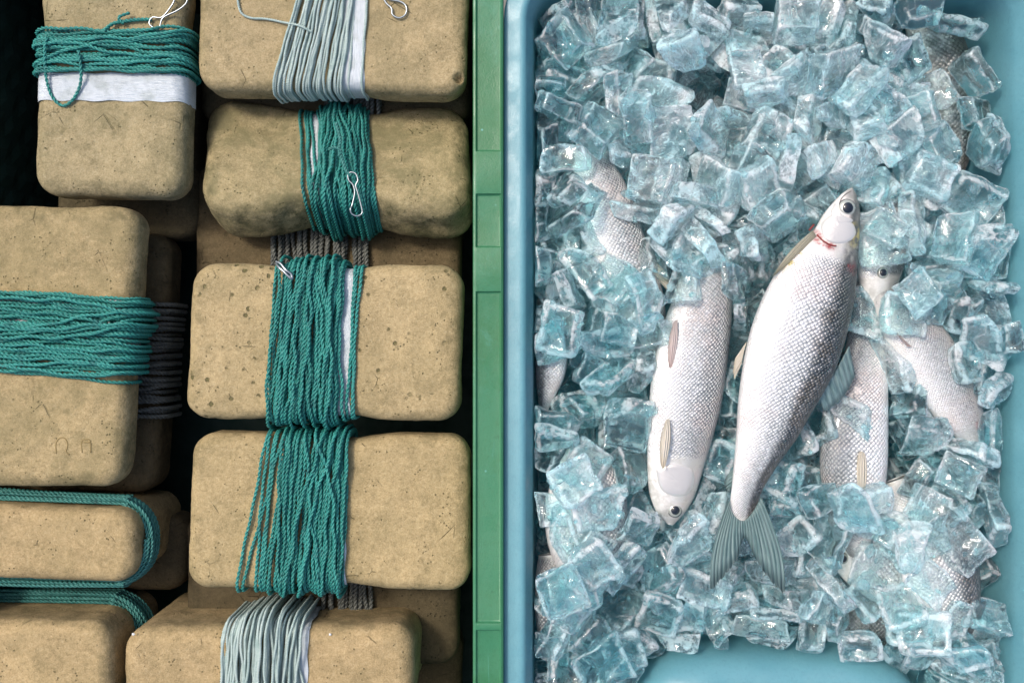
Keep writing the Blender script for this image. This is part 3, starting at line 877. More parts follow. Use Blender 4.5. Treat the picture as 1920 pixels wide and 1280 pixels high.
def make_fish(label, stations, zc, belly_left=True, flat=.62, rows=26, backdark=1.0, spots=(), headfrac=None, tilt=0.0):
    """stations from snout to tail root: (Lx, Ly, Rx, Ry) photo points of both outlines, zc = height(s) of the mid plane"""
    st = np.array(stations, float); n = 110; m = 48
    zcs = np.interp(np.linspace(0, 1, n), np.linspace(0, 1, len(np.atleast_1d(zc))), np.atleast_1d(zc).astype(float)) if np.ndim(zc) else np.full(n, float(zc))
    q = catmull(st, n)
    Lp = np.array([P(a, b, z) for (a, b), z in zip(q[:, :2], zcs)]); Rp = np.array([P(a, b, z) for (a, b), z in zip(q[:, 2:], zcs)])
    ctr = (Lp+Rp)/2; half = np.linalg.norm(Rp-Lp, axis=1)/2; side = (Rp-Lp)/(2*half[:, None]+1e-6)
    ds = np.r_[0, np.linalg.norm(np.diff(ctr, axis=0), axis=1)]; s_ = np.cumsum(ds)/ds.sum()
    K = rows/math.pi*np.maximum(half/half.max(), .2)**np.where(s_ > .5, .5, .15)
    du = np.cumsum(ds/np.maximum(half, 12)*K)
    up = np.array([0, 0, 1.0])
    V, uv, pl = [], [], []
    an = np.arange(m+1)*2*math.pi/m
    for i in range(n):
        th = half[i]*flat*(1-.62*float(sstep(.84, 1, s_[i])))
        for j, a in enumerate(an):
            c, s1 = math.cos(a), math.sin(a)
            # slightly boxy oval, keel on both edges
            rr = (abs(c)**2.25+abs(s1)**2.25)**(-1/2.25)
            t = (1+c*rr)/2          # 0 left, 1 right
            V.append(ctr[i]+side[i]*half[i]*c*rr+up*th*s1*rr)
            uv.append((du[i], (a-math.pi/2)*K[i]))
            tt = (t if belly_left else 1-t) + (tilt*(s1))
            pl.append((s_[i], tt))
    V = np.array(V); W = m+1
    F = []
    for i in range(n-1):
        for j in range(m):
            a = i*W+j; F.append((a, a+1, a+W+1, a+W))
    F.append(tuple(range(W-1))); F.append(tuple((n-1)*W+k for k in range(W-1))[::-1])
    def mask(kind):
        at = np.zeros(len(V))
        f = H/(H-V[:, 2]); px, py = 960+V[:, 0]*f, 640-V[:, 1]*f
        for (k, x, y, rx, ry, ang, st_) in spots:
            if k != kind: continue
            c, s1 = math.cos(math.radians(ang)), math.sin(math.radians(ang))
            dx, dy = px-x, py-y; ex, ey = (dx*c+dy*s1)/rx, (-dx*s1+dy*c)/ry
            at = np.maximum(at, st_*(1-sstep(.5, 1.15, np.hypot(ex, ey)))*(V[:, 2] > np.repeat(zcs, W)-4))
        return at
    root = empty('fish', ctr[n//2]-up*half[n//2]*flat)
    tag(root, label, 'fish', 'silver fish in the ice')
    o = smesh('fish_body', V, F, M['fish'], root, uvs={'scales': uv, 'place': pl},
              attrs={'bruise': mask('bruise'), 'dusk': mask('dusk'), 'yellow': mask('yellow')})
    o['backdark'] = float(backdark); o['head'] = .2 if headfrac is None else headfrac
    return root, (ctr, half, side, zcs, flat)

def surf_z(info, px, py):
    """height of the upper skin at a photo point"""
    ctr, half, side, zcs, flat = info; z = float(np.mean(zcs))
    for _ in range(4):
        p = P(px, py, z); d = p[None, :2]-ctr[:, :2]
        al = np.abs(np.einsum('ij,ij->i', d, np.c_[-side[:, 1], side[:, 0]])); i = int(np.argmin(al+np.linalg.norm(d, axis=1)*.05))
        k = np.clip(abs(float(np.dot(d[i], side[i, :2])))/max(half[i], 1), 0, .98)
        z = zcs[i]+half[i]*flat*(1-k**2.25)**(1/2.25)
    return z

def eye(root, info, px, py, r, lift=0.0, rimr=1.0):
    z = surf_z(info, px, py)+lift; c = P(px, py, z)
    def disc(name, rad, dz, mat, h, off=(0, 0), par=None):
        V, F = [], []; nr, na = 7, 28
        for i in range(nr+1):
            t = i/nr
            for k in range(na):
                a = 2*math.pi*k/na
                V.append((c[0]+off[0]+rad*t*math.cos(a), c[1]+off[1]+rad*t*math.sin(a)*1.03, c[2]+dz+h*math.sqrt(max(0, 1-t*t))))
        for i in range(nr):
            for k in range(na):
                a, b = i*na+k, i*na+(k+1) % na; F.append((a, b, b+na, a+na))
        if par is not None:
            V = np.array(V); return smesh(name, V-0, F, mat, par)
        return smesh(name, V, F, mat, root)
    disc('eye_rim', r*1.08, -3.6, M['irisrim'], r*.34)
    disc('eye', r, -2.2, M['iris'], r*.40)
    disc('pupil', r*.62, r*.40-3.2, M['pupil'], r*.20)

def fin(root, rootpts, tips, mat, name, z0, z1, nr=40, bow=0.0, thick=1.0, per=1.0):
    """fan of rays from the root curve to the tip curve; photo points, heights z0 -> z1"""
    R = catmull(rootpts, nr); T = catmull(tips, nr); V, uv = [], []; m = 14
    rs = random.Random(len(name)+int(rootpts[0][0]))
    jit = [rs.uniform(-.03, .03) for _ in range(nr)]
    for sgn in (1, -1):
        for i in range(nr):
            for j in range(m+1):
                t = j/m*(1+jit[i]*(j/m)**2); a = R[i]*(1-t)+T[i]*t
                e = (i/(nr-1)-.5)*2
                out_ = (T[i]+R[i])/2-(T[nr//2]+R[nr//2])/2; ln_ = np.linalg.norm(out_)
                if ln_ > 1e-6: a = a+out_/ln_*np.linalg.norm(T[i]-R[i])*bow*abs(e)*math.sin(math.pi*min(1, t))
                z = z0+(z1-z0)*t+2.0*math.sin(i*.9)*.4*t+3*math.sin(math.pi*t)*math.cos(e*2)
                V.append(P(a[0], a[1], z)+np.array([0, 0, sgn*thick*(1-.6*t)])); uv.append((i/nr*12*per, t*10))
    n0 = nr*(m+1); F = []
    for i in range(nr-1):
        for j in range(m):
            a = i*(m+1)+j; F.append((a, a+1, a+m+2, a+m+1)); F.append((n0+a, n0+a+m+1, n0+a+m+2, n0+a+1))
    for i in range(nr-1):
        for j in (0, m):
            a = i*(m+1)+j; F.append((a, a+m+1, n0+a+m+1, n0+a))
    for j in range(m):
        for i in (0, nr-1):
            a = i*(m+1)+j; F.append((a, n0+a, n0+a+1, a+1))
    return smesh(name, V, F, mat, root, uvs={'rays': uv})

def plate(root, info, outline, name, h=2.5, mat=None, grow=.5):
    """raised bony plate following the skin, from an outline in photo points"""
    o = catmull(list(outline)+[outline[0]], 48)[:-1]; c = o.mean(0); V, F = [], []; nr = 9
    for i in range(nr+1):
        t = i/nr
        for p in o:
            q = c+(p-c)*t; z = surf_z(info, q[0], q[1]); V.append(P(q[0], q[1], z+h*(1-t**8)-(.0 if i < nr else 1.5)))
    n = len(o)
    for i in range(nr):
        for k in range(n):
            a, b = i*n+k, i*n+(k+1) % n; F.append((a, b, b+n, a+n))
    return smesh(name, V, F, mat or M['cheek'], root)

# main fish lying on top of the ice
ZM = 38
mainst = [(1597, 351, 1602, 352), (1580, 362, 1611, 372), (1562, 380, 1615, 398), (1543, 403, 1616, 432), (1527, 430, 1616, 462),
          (1497, 463, 1614, 500), (1462, 502, 1611, 548), (1434, 550, 1603, 596), (1412, 605, 1590, 645), (1399, 655, 1574, 692),
          (1390, 708, 1551, 738), (1384, 760, 1528, 774), (1381, 812, 1501, 820), (1377, 860, 1468, 864), (1373, 905, 1439, 906), (1369, 940, 1424, 938), (1369, 962, 1419, 958), (1372, 978, 1413, 974)]
mainst = [(a, b, c-(3, 3, 3, 4, 6, 8, 9, 9, 9, 9, 9, 8, 7, 5, 3, 2, 1, 0)[i], d) for i, (a, b, c, d) in enumerate(mainst)]
fm, im = make_fish('large silver fish lying whole on top of the ice, head up with forked tail', mainst, ZM, True, .46, 40, 1.0,
    spots=[('bruise', 1546, 457, 28, 9, 25, 1.0), ('bruise', 1521, 428, 9, 11, 0, 1.0), ('bruise', 1535, 440, 12, 9, 45, .8), ('bruise', 1597, 500, 10, 9, 20, 1.0), ('bruise', 1603, 512, 7, 8, 0, .9),
           ('dusk', 1600, 560, 30, 110, 10, .8), ('dusk', 1575, 530, 22, 30, 0, .35), ('dusk', 1606, 420, 14, 75, 0, 1.0), ('dusk', 1602, 360, 24, 20, 0, .6), ('dusk', 1565, 750, 16, 80, 25, .7),
           ('yellow', 1600, 440, 14, 26, 0, 1.0), ('yellow', 1488, 484, 10, 34, 38, .9)])
eye(fm, im, 1589, 390, 15.5, 0)
plate(fm, im, [(1536, 425), (1545, 410), (1568, 398), (1574, 412), (1600, 418), (1606, 440), (1590, 455), (1566, 458), (1545, 448)], 'gill_cover', 3)
plate(fm, im, [(1556, 395), (1566, 380), (1578, 402), (1600, 412), (1590, 420), (1562, 414)], 'cheek_plate', 2.5)
gacc = new_acc()
add_tube(gacc, smooth_path([P(x, y, surf_z(im, x, y)+1.6) for x, y in ((1532, 440), (1543, 451), (1557, 459), (1568, 461))], 3), np.array(1.5), 6)
add_tube(gacc, smooth_path([P(x, y, surf_z(im, x, y)+1.2) for x, y in ((1517, 432), (1522, 426), (1526, 421))], 3), 1.8, 6)
acc_mesh('gill_slit', gacc, simple('gill_red', (.20, .025, .02), .3), fm)
macc = new_acc()
add_tube(macc, smooth_path([P(x, y, surf_z(im, x, y)+.4) for x, y in ((1596, 358), (1586, 364), (1578, 372), (1575, 379))], 3), .9, 6)
acc_mesh('mouth', macc, simple('mouth_line', (.12, .10, .09), .4), fm)
fin(fm, [(1523, 432), (1528, 438), (1530, 443)], [(1449, 517), (1453, 516), (1458, 511)], M['findrab'], 'pectoral_fin', ZM+14, ZM+14, 14, .05, 1.2, .5)
fin(fm, [(1400, 640), (1394, 662), (1390, 682)], [(1378, 672), (1375, 695), (1377, 712)], M['finpale'], 'pelvic_fin', ZM-4, ZM-14, 14, 0, 1.2, .5)
fin(fm, [(1592, 648), (1566, 695), (1534, 742)], [(1604, 704), (1582, 742), (1546, 772)], M['fin'], 'dorsal_fin', ZM-4, ZM-22, 26, .0, 1.3, .6)
fin(fm, [(1384, 868), (1378, 890), (1374, 908)], [(1362, 892), (1358, 905), (1362, 920)], M['fin'], 'anal_fin', ZM-8, ZM-16, 14, 0, 1.2, .5)
fin(fm, [(1367, 936), (1374, 962), (1393, 976), (1411, 960), (1427, 932)], [(1332, 1108), (1352, 1084), (1380, 1050), (1396, 1008), (1418, 1050), (1446, 1088), (1471, 1112)], M['fin'], 'tail_fin', ZM+9, ZM-3, 70, .09, 2.0, 1.6)

# fish 2: centre, head down
f2, i2 = make_fish('silver fish head down in the ice left of the large fish, pale yellow fin',
    [(1252, 982, 1262, 984), (1232, 962, 1286, 958), (1218, 925, 1304, 925), (1214, 880, 1318, 880), (1214, 820, 1336, 820), (1217, 760, 1352, 758), (1223, 700, 1362, 690), (1236, 640, 1369, 625), (1250, 590, 1373, 560), (1272, 540, 1371, 505), (1298, 490, 1364, 470), (1310, 440, 1354, 430), (1318, 400, 1350, 396)],
    [-26, -20, -8, -14, -44], True, .48, 38, .35, spots=[('dusk', 1248, 968, 26, 20, 30, .4), ('dusk', 1366, 600, 8, 120, 2, .5)])
eye(f2, i2, 1266, 956, 13, 1)
fin(f2, [(1270, 600), (1266, 601), (1263, 604)], [(1260, 688), (1257, 691), (1254, 686)], M['finpink'], 'pelvic_fin', 24, 20, 14, .07, 1.0, .4)
fin(f2, [(1256, 786), (1252, 785), (1248, 788)], [(1247, 874), (1243, 878), (1239, 872)], M['finpale'], 'pectoral_fin', 27, 25, 14, .07, 1.0, .4)
plate(f2, i2, [(1228, 880), (1260, 868), (1300, 880), (1300, 915), (1278, 932), (1240, 920)], 'gill_cover', 3)

# fish 3: upper left, scaly flank
f3, i3 = make_fish('scaly silver fish at upper left of the ice heap, flank showing between cubes',
    [(1086, 250, 1096, 248), (1078, 285, 1120, 270), (1076, 330, 1150, 305), (1084, 385, 1180, 360), (1096, 440, 1200, 420), (1118, 500, 1222, 480), (1142, 550, 1240, 535), (1170, 600, 1248, 590), (1196, 640, 1246, 632), (1212, 668, 1240, 664)],
    [-50, -38, -28, -32, -56], True, .50, 30, .3, headfrac=.01)
fin(f3, [(1226, 494), (1230, 506), (1232, 522)], [(1246, 512), (1256, 526), (1254, 548)], M['finpale'], 'pelvic_fin', -18, -22, 12, 0, 1.2, .5)

# fish 4: right, smooth belly
f4, i4 = make_fish('white bellied fish sliding towards the right crate wall, reddish spot near its tail',
    [(1640, 540, 1650, 534), (1638, 575, 1690, 548), (1650, 620, 1730, 575), (1672, 665, 1772, 618), (1698, 712, 1800, 665), (1730, 755, 1822, 712), (1762, 792, 1838, 752), (1795, 822, 1846, 790), (1820, 836, 1850, 824)],
    [-30, -22, -14, -16, -26], True, .5, 44, .25, headfrac=.01, spots=[('bruise', 1838, 797, 12, 12, 0, .55), ('bruise', 1690, 640, 16, 6, 50, .35)])
o4 = [c for c in f4.children][0]
fin(f4, [(1676, 620), (1684, 626), (1692, 634)], [(1702, 650), (1708, 650), (1712, 652)], M['finpink'], 'pectoral_fin', 16, 14, 10, 0, 1.2, .5)
# fish 5: below the big one, body down to a pale fin
f5, i5 = make_fish('silver fish under thick ice right of the large fish, narrow pale fin on its side',
    [(1606, 470, 1670, 466), (1596, 560, 1676, 560), (1588, 640, 1668, 640), (1572, 700, 1664, 700), (1552, 760, 1664, 760), (1540, 820, 1664, 820), (1538, 880, 1662, 880), (1545, 940, 1654, 940), (1562, 990, 1642, 990), (1585, 1030, 1625, 1030), (1600, 1050, 1610, 1050)],
    [-70, -46, -26, -18, -24, -50], False, .48, 30, .4, headfrac=.01)
fin(f5, [(1610, 848), (1616, 846), (1622, 850)], [(1612, 930), (1616, 934), (1620, 926)], M['finpale'], 'pectoral_fin', 14, 12, 10, .06, 1.0, .4)
# fish 6: head under ice right of the main fish
f6, i6 = make_fish('fish head with a clear eye pressed against the back of the large fish',
    [(1634, 576, 1646, 578), (1620, 560, 1668, 556), (1612, 530, 1688, 520), (1608, 490, 1698, 480), (1612, 440, 1700, 440), (1625, 400, 1700, 400), (1640, 360, 1700, 360), (1655, 325, 1695, 325)],
    [-36, -34, -50, -80], True, .5, 32, .6, spots=[('dusk', 1680, 500, 20, 50, 0, .5)])
eye(f6, i6, 1656, 511, 11, 1)
# fish 7: lower right scaly back
f7, i7 = make_fish('dark scaled fish at lower right between ice cubes and crate wall',
    [(1660, 905, 1700, 890), (1650, 950, 1755, 915), (1660, 1000, 1800, 955), (1680, 1060, 1826, 1020), (1700, 1110, 1836, 1080), (1724, 1150, 1836, 1135), (1760, 1185, 1828, 1176), (1790, 1205, 1818, 1200)],
    [-60, -36, -18, -16, -40], True, .42, 36, .9, headfrac=.01)
# fish 8, 9, 10: lower left and left wall
f8, i8 = make_fish('silver scaly fish at lower left of the ice heap lying upright',
    [(1060, 840, 1100, 838), (1040, 880, 1150, 870), (1026, 930, 1172, 920), (1022, 980, 1176, 975), (1030, 1030, 1166, 1030), (1050, 1075, 1140, 1075), (1070, 1110, 1110, 1110)],
    [-56, -38, -30, -38, -60], True, .42, 32, .25, headfrac=.01)
f9, i9 = make_fish('bluish scaly fish in near left corner of the crate',
    [(1010, 1040, 1050, 1036), (1004, 1080, 1090, 1070), (1003, 1120, 1110, 1112), (1004, 1160, 1108, 1160), (1012, 1200, 1086, 1205), (1030, 1236, 1060, 1236)],
    [-76, -52, -44, -60, -86], False, .42, 24, .5, headfrac=.01)
f10, i10 = make_fish('small scaly patch of fish wedged against the left crate wall',
    [(1006, 560, 1030, 556), (1004, 600, 1052, 596), (1004, 650, 1064, 645), (1004, 700, 1060, 700), (1008, 745, 1040, 745), (1012, 775, 1024, 775)],
    [-90, -70, -60, -70, -90], False, .6, 18, .8, headfrac=.01)
f11, i11 = make_fish('fish lying across the near end of the crate, one dark eye peering through ice',
    [(1562, 1046, 1562, 1062), (1592, 1010, 1592, 1096), (1640, 985, 1640, 1130), (1700, 975, 1700, 1160), (1760, 985, 1760, 1180), (1800, 1030, 1800, 1180), (1830, 1080, 1830, 1170)][:6],
    [-52, -66, -72, -80], False, .40, 34, .3, headfrac=.10)
eye(f11, i11, 1582, 1047, 10, 3)
f12, i12 = make_fish('dark brown fish deep in the gap behind the near hand hold',
    [(1500, 1150, 1500, 1172), (1560, 1138, 1560, 1196), (1640, 1132, 1640, 1210), (1740, 1140, 1740, 1215), (1820, 1160, 1820, 1205)],
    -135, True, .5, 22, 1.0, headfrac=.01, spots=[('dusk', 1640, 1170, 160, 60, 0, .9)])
f13, i13 = make_fish('dark fish deep at far right corner under sparse ice',
    [(1690, -20, 1730, -30), (1700, 60, 1790, 40), (1720, 140, 1820, 120), (1740, 220, 1830, 210), (1760, 290, 1820, 290), (1780, 340, 1800, 340)],
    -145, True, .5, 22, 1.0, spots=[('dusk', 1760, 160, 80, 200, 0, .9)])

# ------------------------------------------------------------------ ice
def ice_shape(seed):
    """one ice piece in small units centred on its origin: (V, F, kind)"""
    rs = np.random.RandomState(1000+seed)
    kind = ('slab', 'cupped block', 'shard', 'slab', 'cupped block', 'chunk', 'shard')[seed % 7]
    a, b, c = rs.uniform(64, 106)/2, rs.uniform(46, 78)/2, rs.uniform(20, 38)/2
    if kind == 'chunk': c *= 1.35; a *= .9
    if kind == 'shard': c *= .8
    V, F = box_grid(a, b, c, 6)
    h = np.array([a, b, c]); r = rs.uniform(3, 6)
    inner = np.clip(V, -(h-r), h-r); d = V-inner; L = np.linalg.norm(d, axis=1)
    V = np.where(L[:, None] > 1e-6, inner+d/np.maximum(L, 1e-6)[:, None]*r, V)
    ev = np.array([.8*float(k) for k in (np.sum(np.abs(V) > h-r*1.3, axis=1) >= 2)])
    lay = {}
    tap = rs.uniform(-.18, .18, 4)
    V[:, 0] *= 1+tap[0]*V[:, 2]/c+tap[2]*V[:, 1]/b*.6; V[:, 1] *= 1+tap[1]*V[:, 2]/c+tap[3]*V[:, 0]/a*.6
    u, v = V[:, 0]/a, V[:, 1]/b
    if kind != 'shard':
        ca, cb = rs.uniform(.45, .65), rs.uniform(.4, .65)
        cup = np.exp(-((np.abs(u)/ca)**4))*np.exp(-((np.abs(v)/cb)**4))
        V[:, 2] -= np.where(V[:, 2] > 0, cup*c*rs.uniform(.5, 1.0), 0)
        if kind == 'slab': V[:, 2] += np.where(V[:, 2] < 0, cup*c*rs.uniform(.0, .5), 0)
    off = Vector(rs.rand(3)*80)
    for i in range(len(V)):
        p = Vector(V[i]); q = p*.028+off; e = p*.085+off
        V[i] += np.array([noise.noise(q), noise.noise(q+Vector((9, 1, 4))), noise.noise(q+Vector((3, 7, 5)))])*5.5 + np.array([noise.noise(e), noise.noise(e+Vector((9, 1, 4))), noise.noise(e+Vector((3, 7, 5)))])*2.2
    bm = bmesh.new(); el_ = bm.verts.layers.float.new('edge'); vs = [bm.verts.new(p) for p in V]; [bm.faces.new([vs[k] for k in f]) for f in F]
    for k_, v_ in enumerate(vs): v_[el_] = ev[k_]
    ncut = 2 if kind == 'shard' else (1 if rs.rand() < .45 else 0)
    for _ in range(ncut):
        n = rs.normal(size=3); n[2] *= .5; n /= np.linalg.norm(n)
        ext = float(np.max(V@n)); co = n*ext*rs.uniform(.35, .65)
        g = bm.verts[:]+bm.edges[:]+bm.faces[:]
        res = bmesh.ops.bisect_plane(bm, geom=g, plane_co=co.tolist(), plane_no=n.tolist(), clear_outer=True)
        ed = [e for e in res['geom_cut'] if isinstance(e, bmesh.types.BMEdge)]
        if ed: bmesh.ops.contextual_create(bm, geom=ed)
    # bubbles: small closed cavities facing inward
    bmesh.ops.recalc_face_normals(bm, faces=bm.faces[:])
    for f in bm.faces: f.smooth = len(f.verts) <= 4
    bb = 0
    for _ in range(rs.randint(1, 5)):
        p = rs.uniform(-.45, .45, 3)*h*np.array([1, 1, .5]); p[2] -= c*.25
        rr = rs.uniform(1.2, 3.4); el = rs.uniform(1, 4)
        res = bmesh.ops.create_icosphere(bm, subdivisions=1, radius=rr)
        for v_ in res['verts']: v_.co.x *= el; v_.co = Vector(p)+v_.co
        fs = {f for v_ in res['verts'] for f in v_.link_faces}
        for f in fs: f.smooth = True
        bmesh.ops.reverse_faces(bm, faces=list(fs))
    bm.verts.ensure_lookup_table()
    V = np.array([v.co[:] for v in bm.verts]); idx = {v: i for i, v in enumerate(bm.verts)}
    E = [v[el_] for v in bm.verts]
    for e_ in bm.edges:
        if any(len(f.verts) > 4 for f in e_.link_faces) and len(e_.link_faces) == 2:
            for v_ in e_.verts: E[idx[v_]] = .8
    F = [tuple(idx[v] for v in f.verts) for f in bm.faces]; sm = [f.smooth for f in bm.faces]
    bm.free()
    return V, F, kind, sm, E

NVAR = 35
ICE_GROW = 1.08
def ice_mesh(seed):
    V, F, kind, sm, E = ice_shape(seed)
    me = bpy.data.meshes.new('ice_piece'); me.from_pydata((V*S).tolist(), [], F); me.polygons.foreach_set('use_smooth', sm)
    at = me.attributes.new('edge', 'FLOAT', 'POINT'); at.data.foreach_set('value', E)
    me.materials.append(M['ice']); me.update()
    return me, kind
#ICEBEGIN
ICE_CHIPS = """529 -228 27;158 366 39;93 89 42;74 70 59;635 293 -29;445 440 -21;534 -320 -5;321 357 -2;404 -522 -47;919 -190 -10;834 -391 32;398 532 -63;369 352 3;291 74 27;229 378 17;510 524 -17;481 188 -12;394 -190 -60;328 84 52;103 328 17;897 341 26;656 -161 15;579 545 -4;113 379 22;166 -45 -18;223 -543 -54;675 306 1;851 -382 38;795 -276 1;525 377 45;218 -251 17;736 -545 19;125 32 65;872 -328 -1;239 403 30;112 -441 54;602 441 40;420 571 -17;235 -259 2;879 96 35;110 547 26;123 -534 8;532 -391 -13;343 533 43;808 271 15;701 431 12;666 -393 -2;689 454 10;321 115 34;816 -336 28;891 176 36;228 329 25;769 -533 31;671 41 -6;243 -384 -11;821 250 -44;294 102 21;517 499 35;727 341 21;903 -283 2;364 -538 -53;671 -393 -2;90 557 2;704 255 8;890 16 49;480 557 -23;819 84 28;527 534 -2;207 94 47;591 430 20;255 43 64;457 427 4;630 -326 56;578 -222 -51;402 578 -27;424 169 59;571 456 23;251 -360 6;283 128 7;869 288 19;179 -225 -6;85 117 49;54 326 2;681 555 -15;322 -592 -66;904 42 11;657 87 -22;652 69 -20;691 47 24;318 -482 -64;621 -319 58;845 -410 38;149 -292 28;204 -21 -7;162 537 -2;626 -321 59;552 -432 -27;650 508 30;428 497 16;173 627 -14;238 367 -19;774 36 11;606 300 -12;876 -305 7;180 -25 -8;82 -270 51;559 -261 -6;87 479 0;218 -251 17;465 622 -14;237 -517 -100;229 227 6;348 145 33;69 -173 9;299 264 50;708 153 26;186 -472 -7;59 -431 65;300 159 48;890 94 49;849 -243 18;479 527 -14;751 -273 -101;427 74 -8;814 184 20;724 -595 -52;859 -39 19;119 265 47;181 -184 -27;73 -265 48;783 -525 49;411 -578 -63;594 447 24;677 -551 -25;827 -49 31;857 -258 35;417 159 51;713 497 -11;735 21 23;111 -367 16;435 543 -167;200 -319 26;779 532 -39;238 -393 4;329 200 35;568 462 27;479 255 80;346 232 29;782 409 15;252 414 51;788 -462 20;484 116 -11;118 -382 34;144 -19 -4;860 -38 20;96 -424 56;66 -197 -10;868 445 -44;206 329 -3;108 427 22;152 269 30;793 -238 -193;745 -178 -48;534 592 21;458 262 36;286 145 42;862 -556 -7;727 282 -5;476 446 22;900 167 34;768 617 -1;432 315 46;661 -176 11;549 -193 -3;813 323 24;788 55 21;175 -369 17;117 -330 36;579 -434 7;738 134 53;51 -164 12;124 401 30;264 132 20;665 88 -20;500 517 -16;345 370 23;265 328 47;277 296 60;887 -324 46;835 -237 7;367 -530 -51;474 397 17;690 309 13;792 -276 -30;503 356 46;139 -200 -14;164 459 -40;151 -307 29;802 -189 2;705 332 21;135 220 50;160 120 17;725 285 -3;793 76 31;195 -153 -13;439 226 -4;524 -594 -59;720 272 -11;404 171 30;190 -153 -14;762 -302 7;116 -330 36;359 -410 -13;536 517 38;711 -57 -5;450 591 -31;857 277 1;291 552 39;690 -479 -12;337 157 23;533 225 43;316 147 41;211 556 28;901 620 -53;781 603 -2;202 605 8;502 198 -5;343 -572 -57;556 -491 17;631 390 -7;377 -206 -19;543 512 33;115 -298 54;668 -159 6;242 -319 26;554 442 21;198 -127 -10;889 -82 51;230 -151 0;427 603 -47;848 -233 19;588 -120 -17;194 -237 -17;517 -269 29;87 -255 45;867 -81 48;185 -523 -106;552 295 -32;591 -408 28;146 -52 -3;82 11 41;806 -168 15;606 -112 9;499 590 25;784 -210 -17;635 565 -9;666 213 22;370 533 -116;317 -513 -17;316 388 9;734 -513 26;367 261 44;109 166 3;481 315 48;916 -588 -15;363 -400 -8;723 277 -7;648 298 25;613 307 42;742 201 29;893 412 13;688 -413 -15;524 263 40;801 -295 16;853 -53 21;132 492 8;430 453 40;884 -525 35;58 556 10;406 -583 -63;499 -515 -83;777 -171 14;225 353 1;697 366 22;211 273 26;467 356 27;468 -469 -102;588 -485 -77;819 -356 21;847 4 -32;196 -313 26;274 -507 -32;865 -491 6;257 -71 -5;256 -477 -65;334 409 30;216 -184 -16;290 231 77;876 121 28;776 -369 13;669 574 -39;418 370 -26;198 -129 -8;701 235 27;272 268 59;785 -399 15;763 286 14;375 267 41;646 334 31;700 -331 19;518 410 15;692 377 21;603 -459 58;705 -454 -16;896 292 4;247 -489 -93;433 542 -168;233 -513 -105;291 538 48;856 267 -6;846 38 43;644 470 53;841 -309 19;912 337 -2;81 476 -8;287 210 71;397 -524 -50;349 519 19;335 386 45;600 -268 60;365 -551 -52;794 169 12;121 244 53;628 -140 11;902 -109 15;57 -570 -2;899 -188 9;663 101 -24;396 252 39;711 181 32;156 370 42;177 -460 4;287 345 0;770 -208 -20;680 557 -12;281 352 1;513 301 30;690 -298 36;826 -43 30;289 325 63;738 -115 -27;168 -225 -9;524 522 33;587 610 -21;352 -348 30;852 32 42;97 462 -25;156 365 38;690 -491 -5;209 -284 18;525 170 -40;702 -338 19;799 186 11;782 47 17;851 -241 18;497 362 17;528 176 -36;897 404 21;160 -219 -11;902 498 -18;619 277 -30;522 192 -114;658 -454 -1;115 44 75;694 273 16;359 -534 -56;145 -84 31;108 -532 10;70 580 18;529 522 41;329 -328 27;420 -536 -81;836 169 52;248 132 16;484 381 18;489 -541 -43;410 616 -20;370 -329 -2;466 601 -1;662 301 18;183 -585 -7;775 -254 19;280 -544 -51;924 490 -25;274 466 -5;490 137 -23;456 99 -63;154 -510 -13;249 -402 -11;444 585 -29;76 -456 59;860 283 15;710 539 -12;808 117 43;513 -556 -35;858 -241 28;698 -391 -13;608 -109 9;846 487 -57;256 -129 7;181 383 31;544 190 -17;72 -330 5;512 155 -61;299 -427 -6;592 496 33;274 479 0;109 533 26;81 57 64;839 -514 26;821 157 63;660 554 -6;213 -57 24;720 158 29;905 89 -11;386 152 34;897 267 8;899 197 35;756 378 14;672 220 23;215 405 23;218 -510 -120;442 237 47;648 285 -9;215 440 50;342 127 39;392 387 -13;169 -285 26;846 -62 31;335 -569 -60;158 391 15;718 -348 30;395 530 -68;526 424 -9;902 -561 -27;587 -221 -55;745 291 14;240 431 64;844 -303 14;177 -530 -98;826 223 35;854 477 -54;278 -454 -55;315 361 5;202 77 41;498 527 -18;677 499 57;173 -448 15;425 520 -196;399 421 -7;158 -572 -23;123 -270 35;441 341 30;92 162 1;303 220 61;544 -465 -57;194 -138 -10;762 304 20;146 -555 -11;69 -4 42;467 -461 -98;106 -429 56;739 -107 -30;105 -224 39;673 278 15;256 -491 -108;356 532 17;824 341 -14;460 354 29;261 15 -3;163 -462 8;284 447 -7;211 386 10;862 105 -9;130 -122 -2;764 342 28;863 -22 26;222 -527 -94;120 193 -28;104 -175 3;898 -530 35;806 -255 16;552 595 33;864 -63 24;466 601 -1;897 -147 11;665 162 15;695 368 22;198 -429 42;261 38 52;859 177 35;557 -206 6;421 303 56;525 -351 -45;414 -208 -5;273 153 1;760 167 20;662 341 22;209 521 -15;56 169 42;86 279 26;822 -222 5;429 611 -35;94 -580 -13;714 -53 4;390 376 -6;682 338 9;578 242 -2;462 96 -91;482 454 49"""
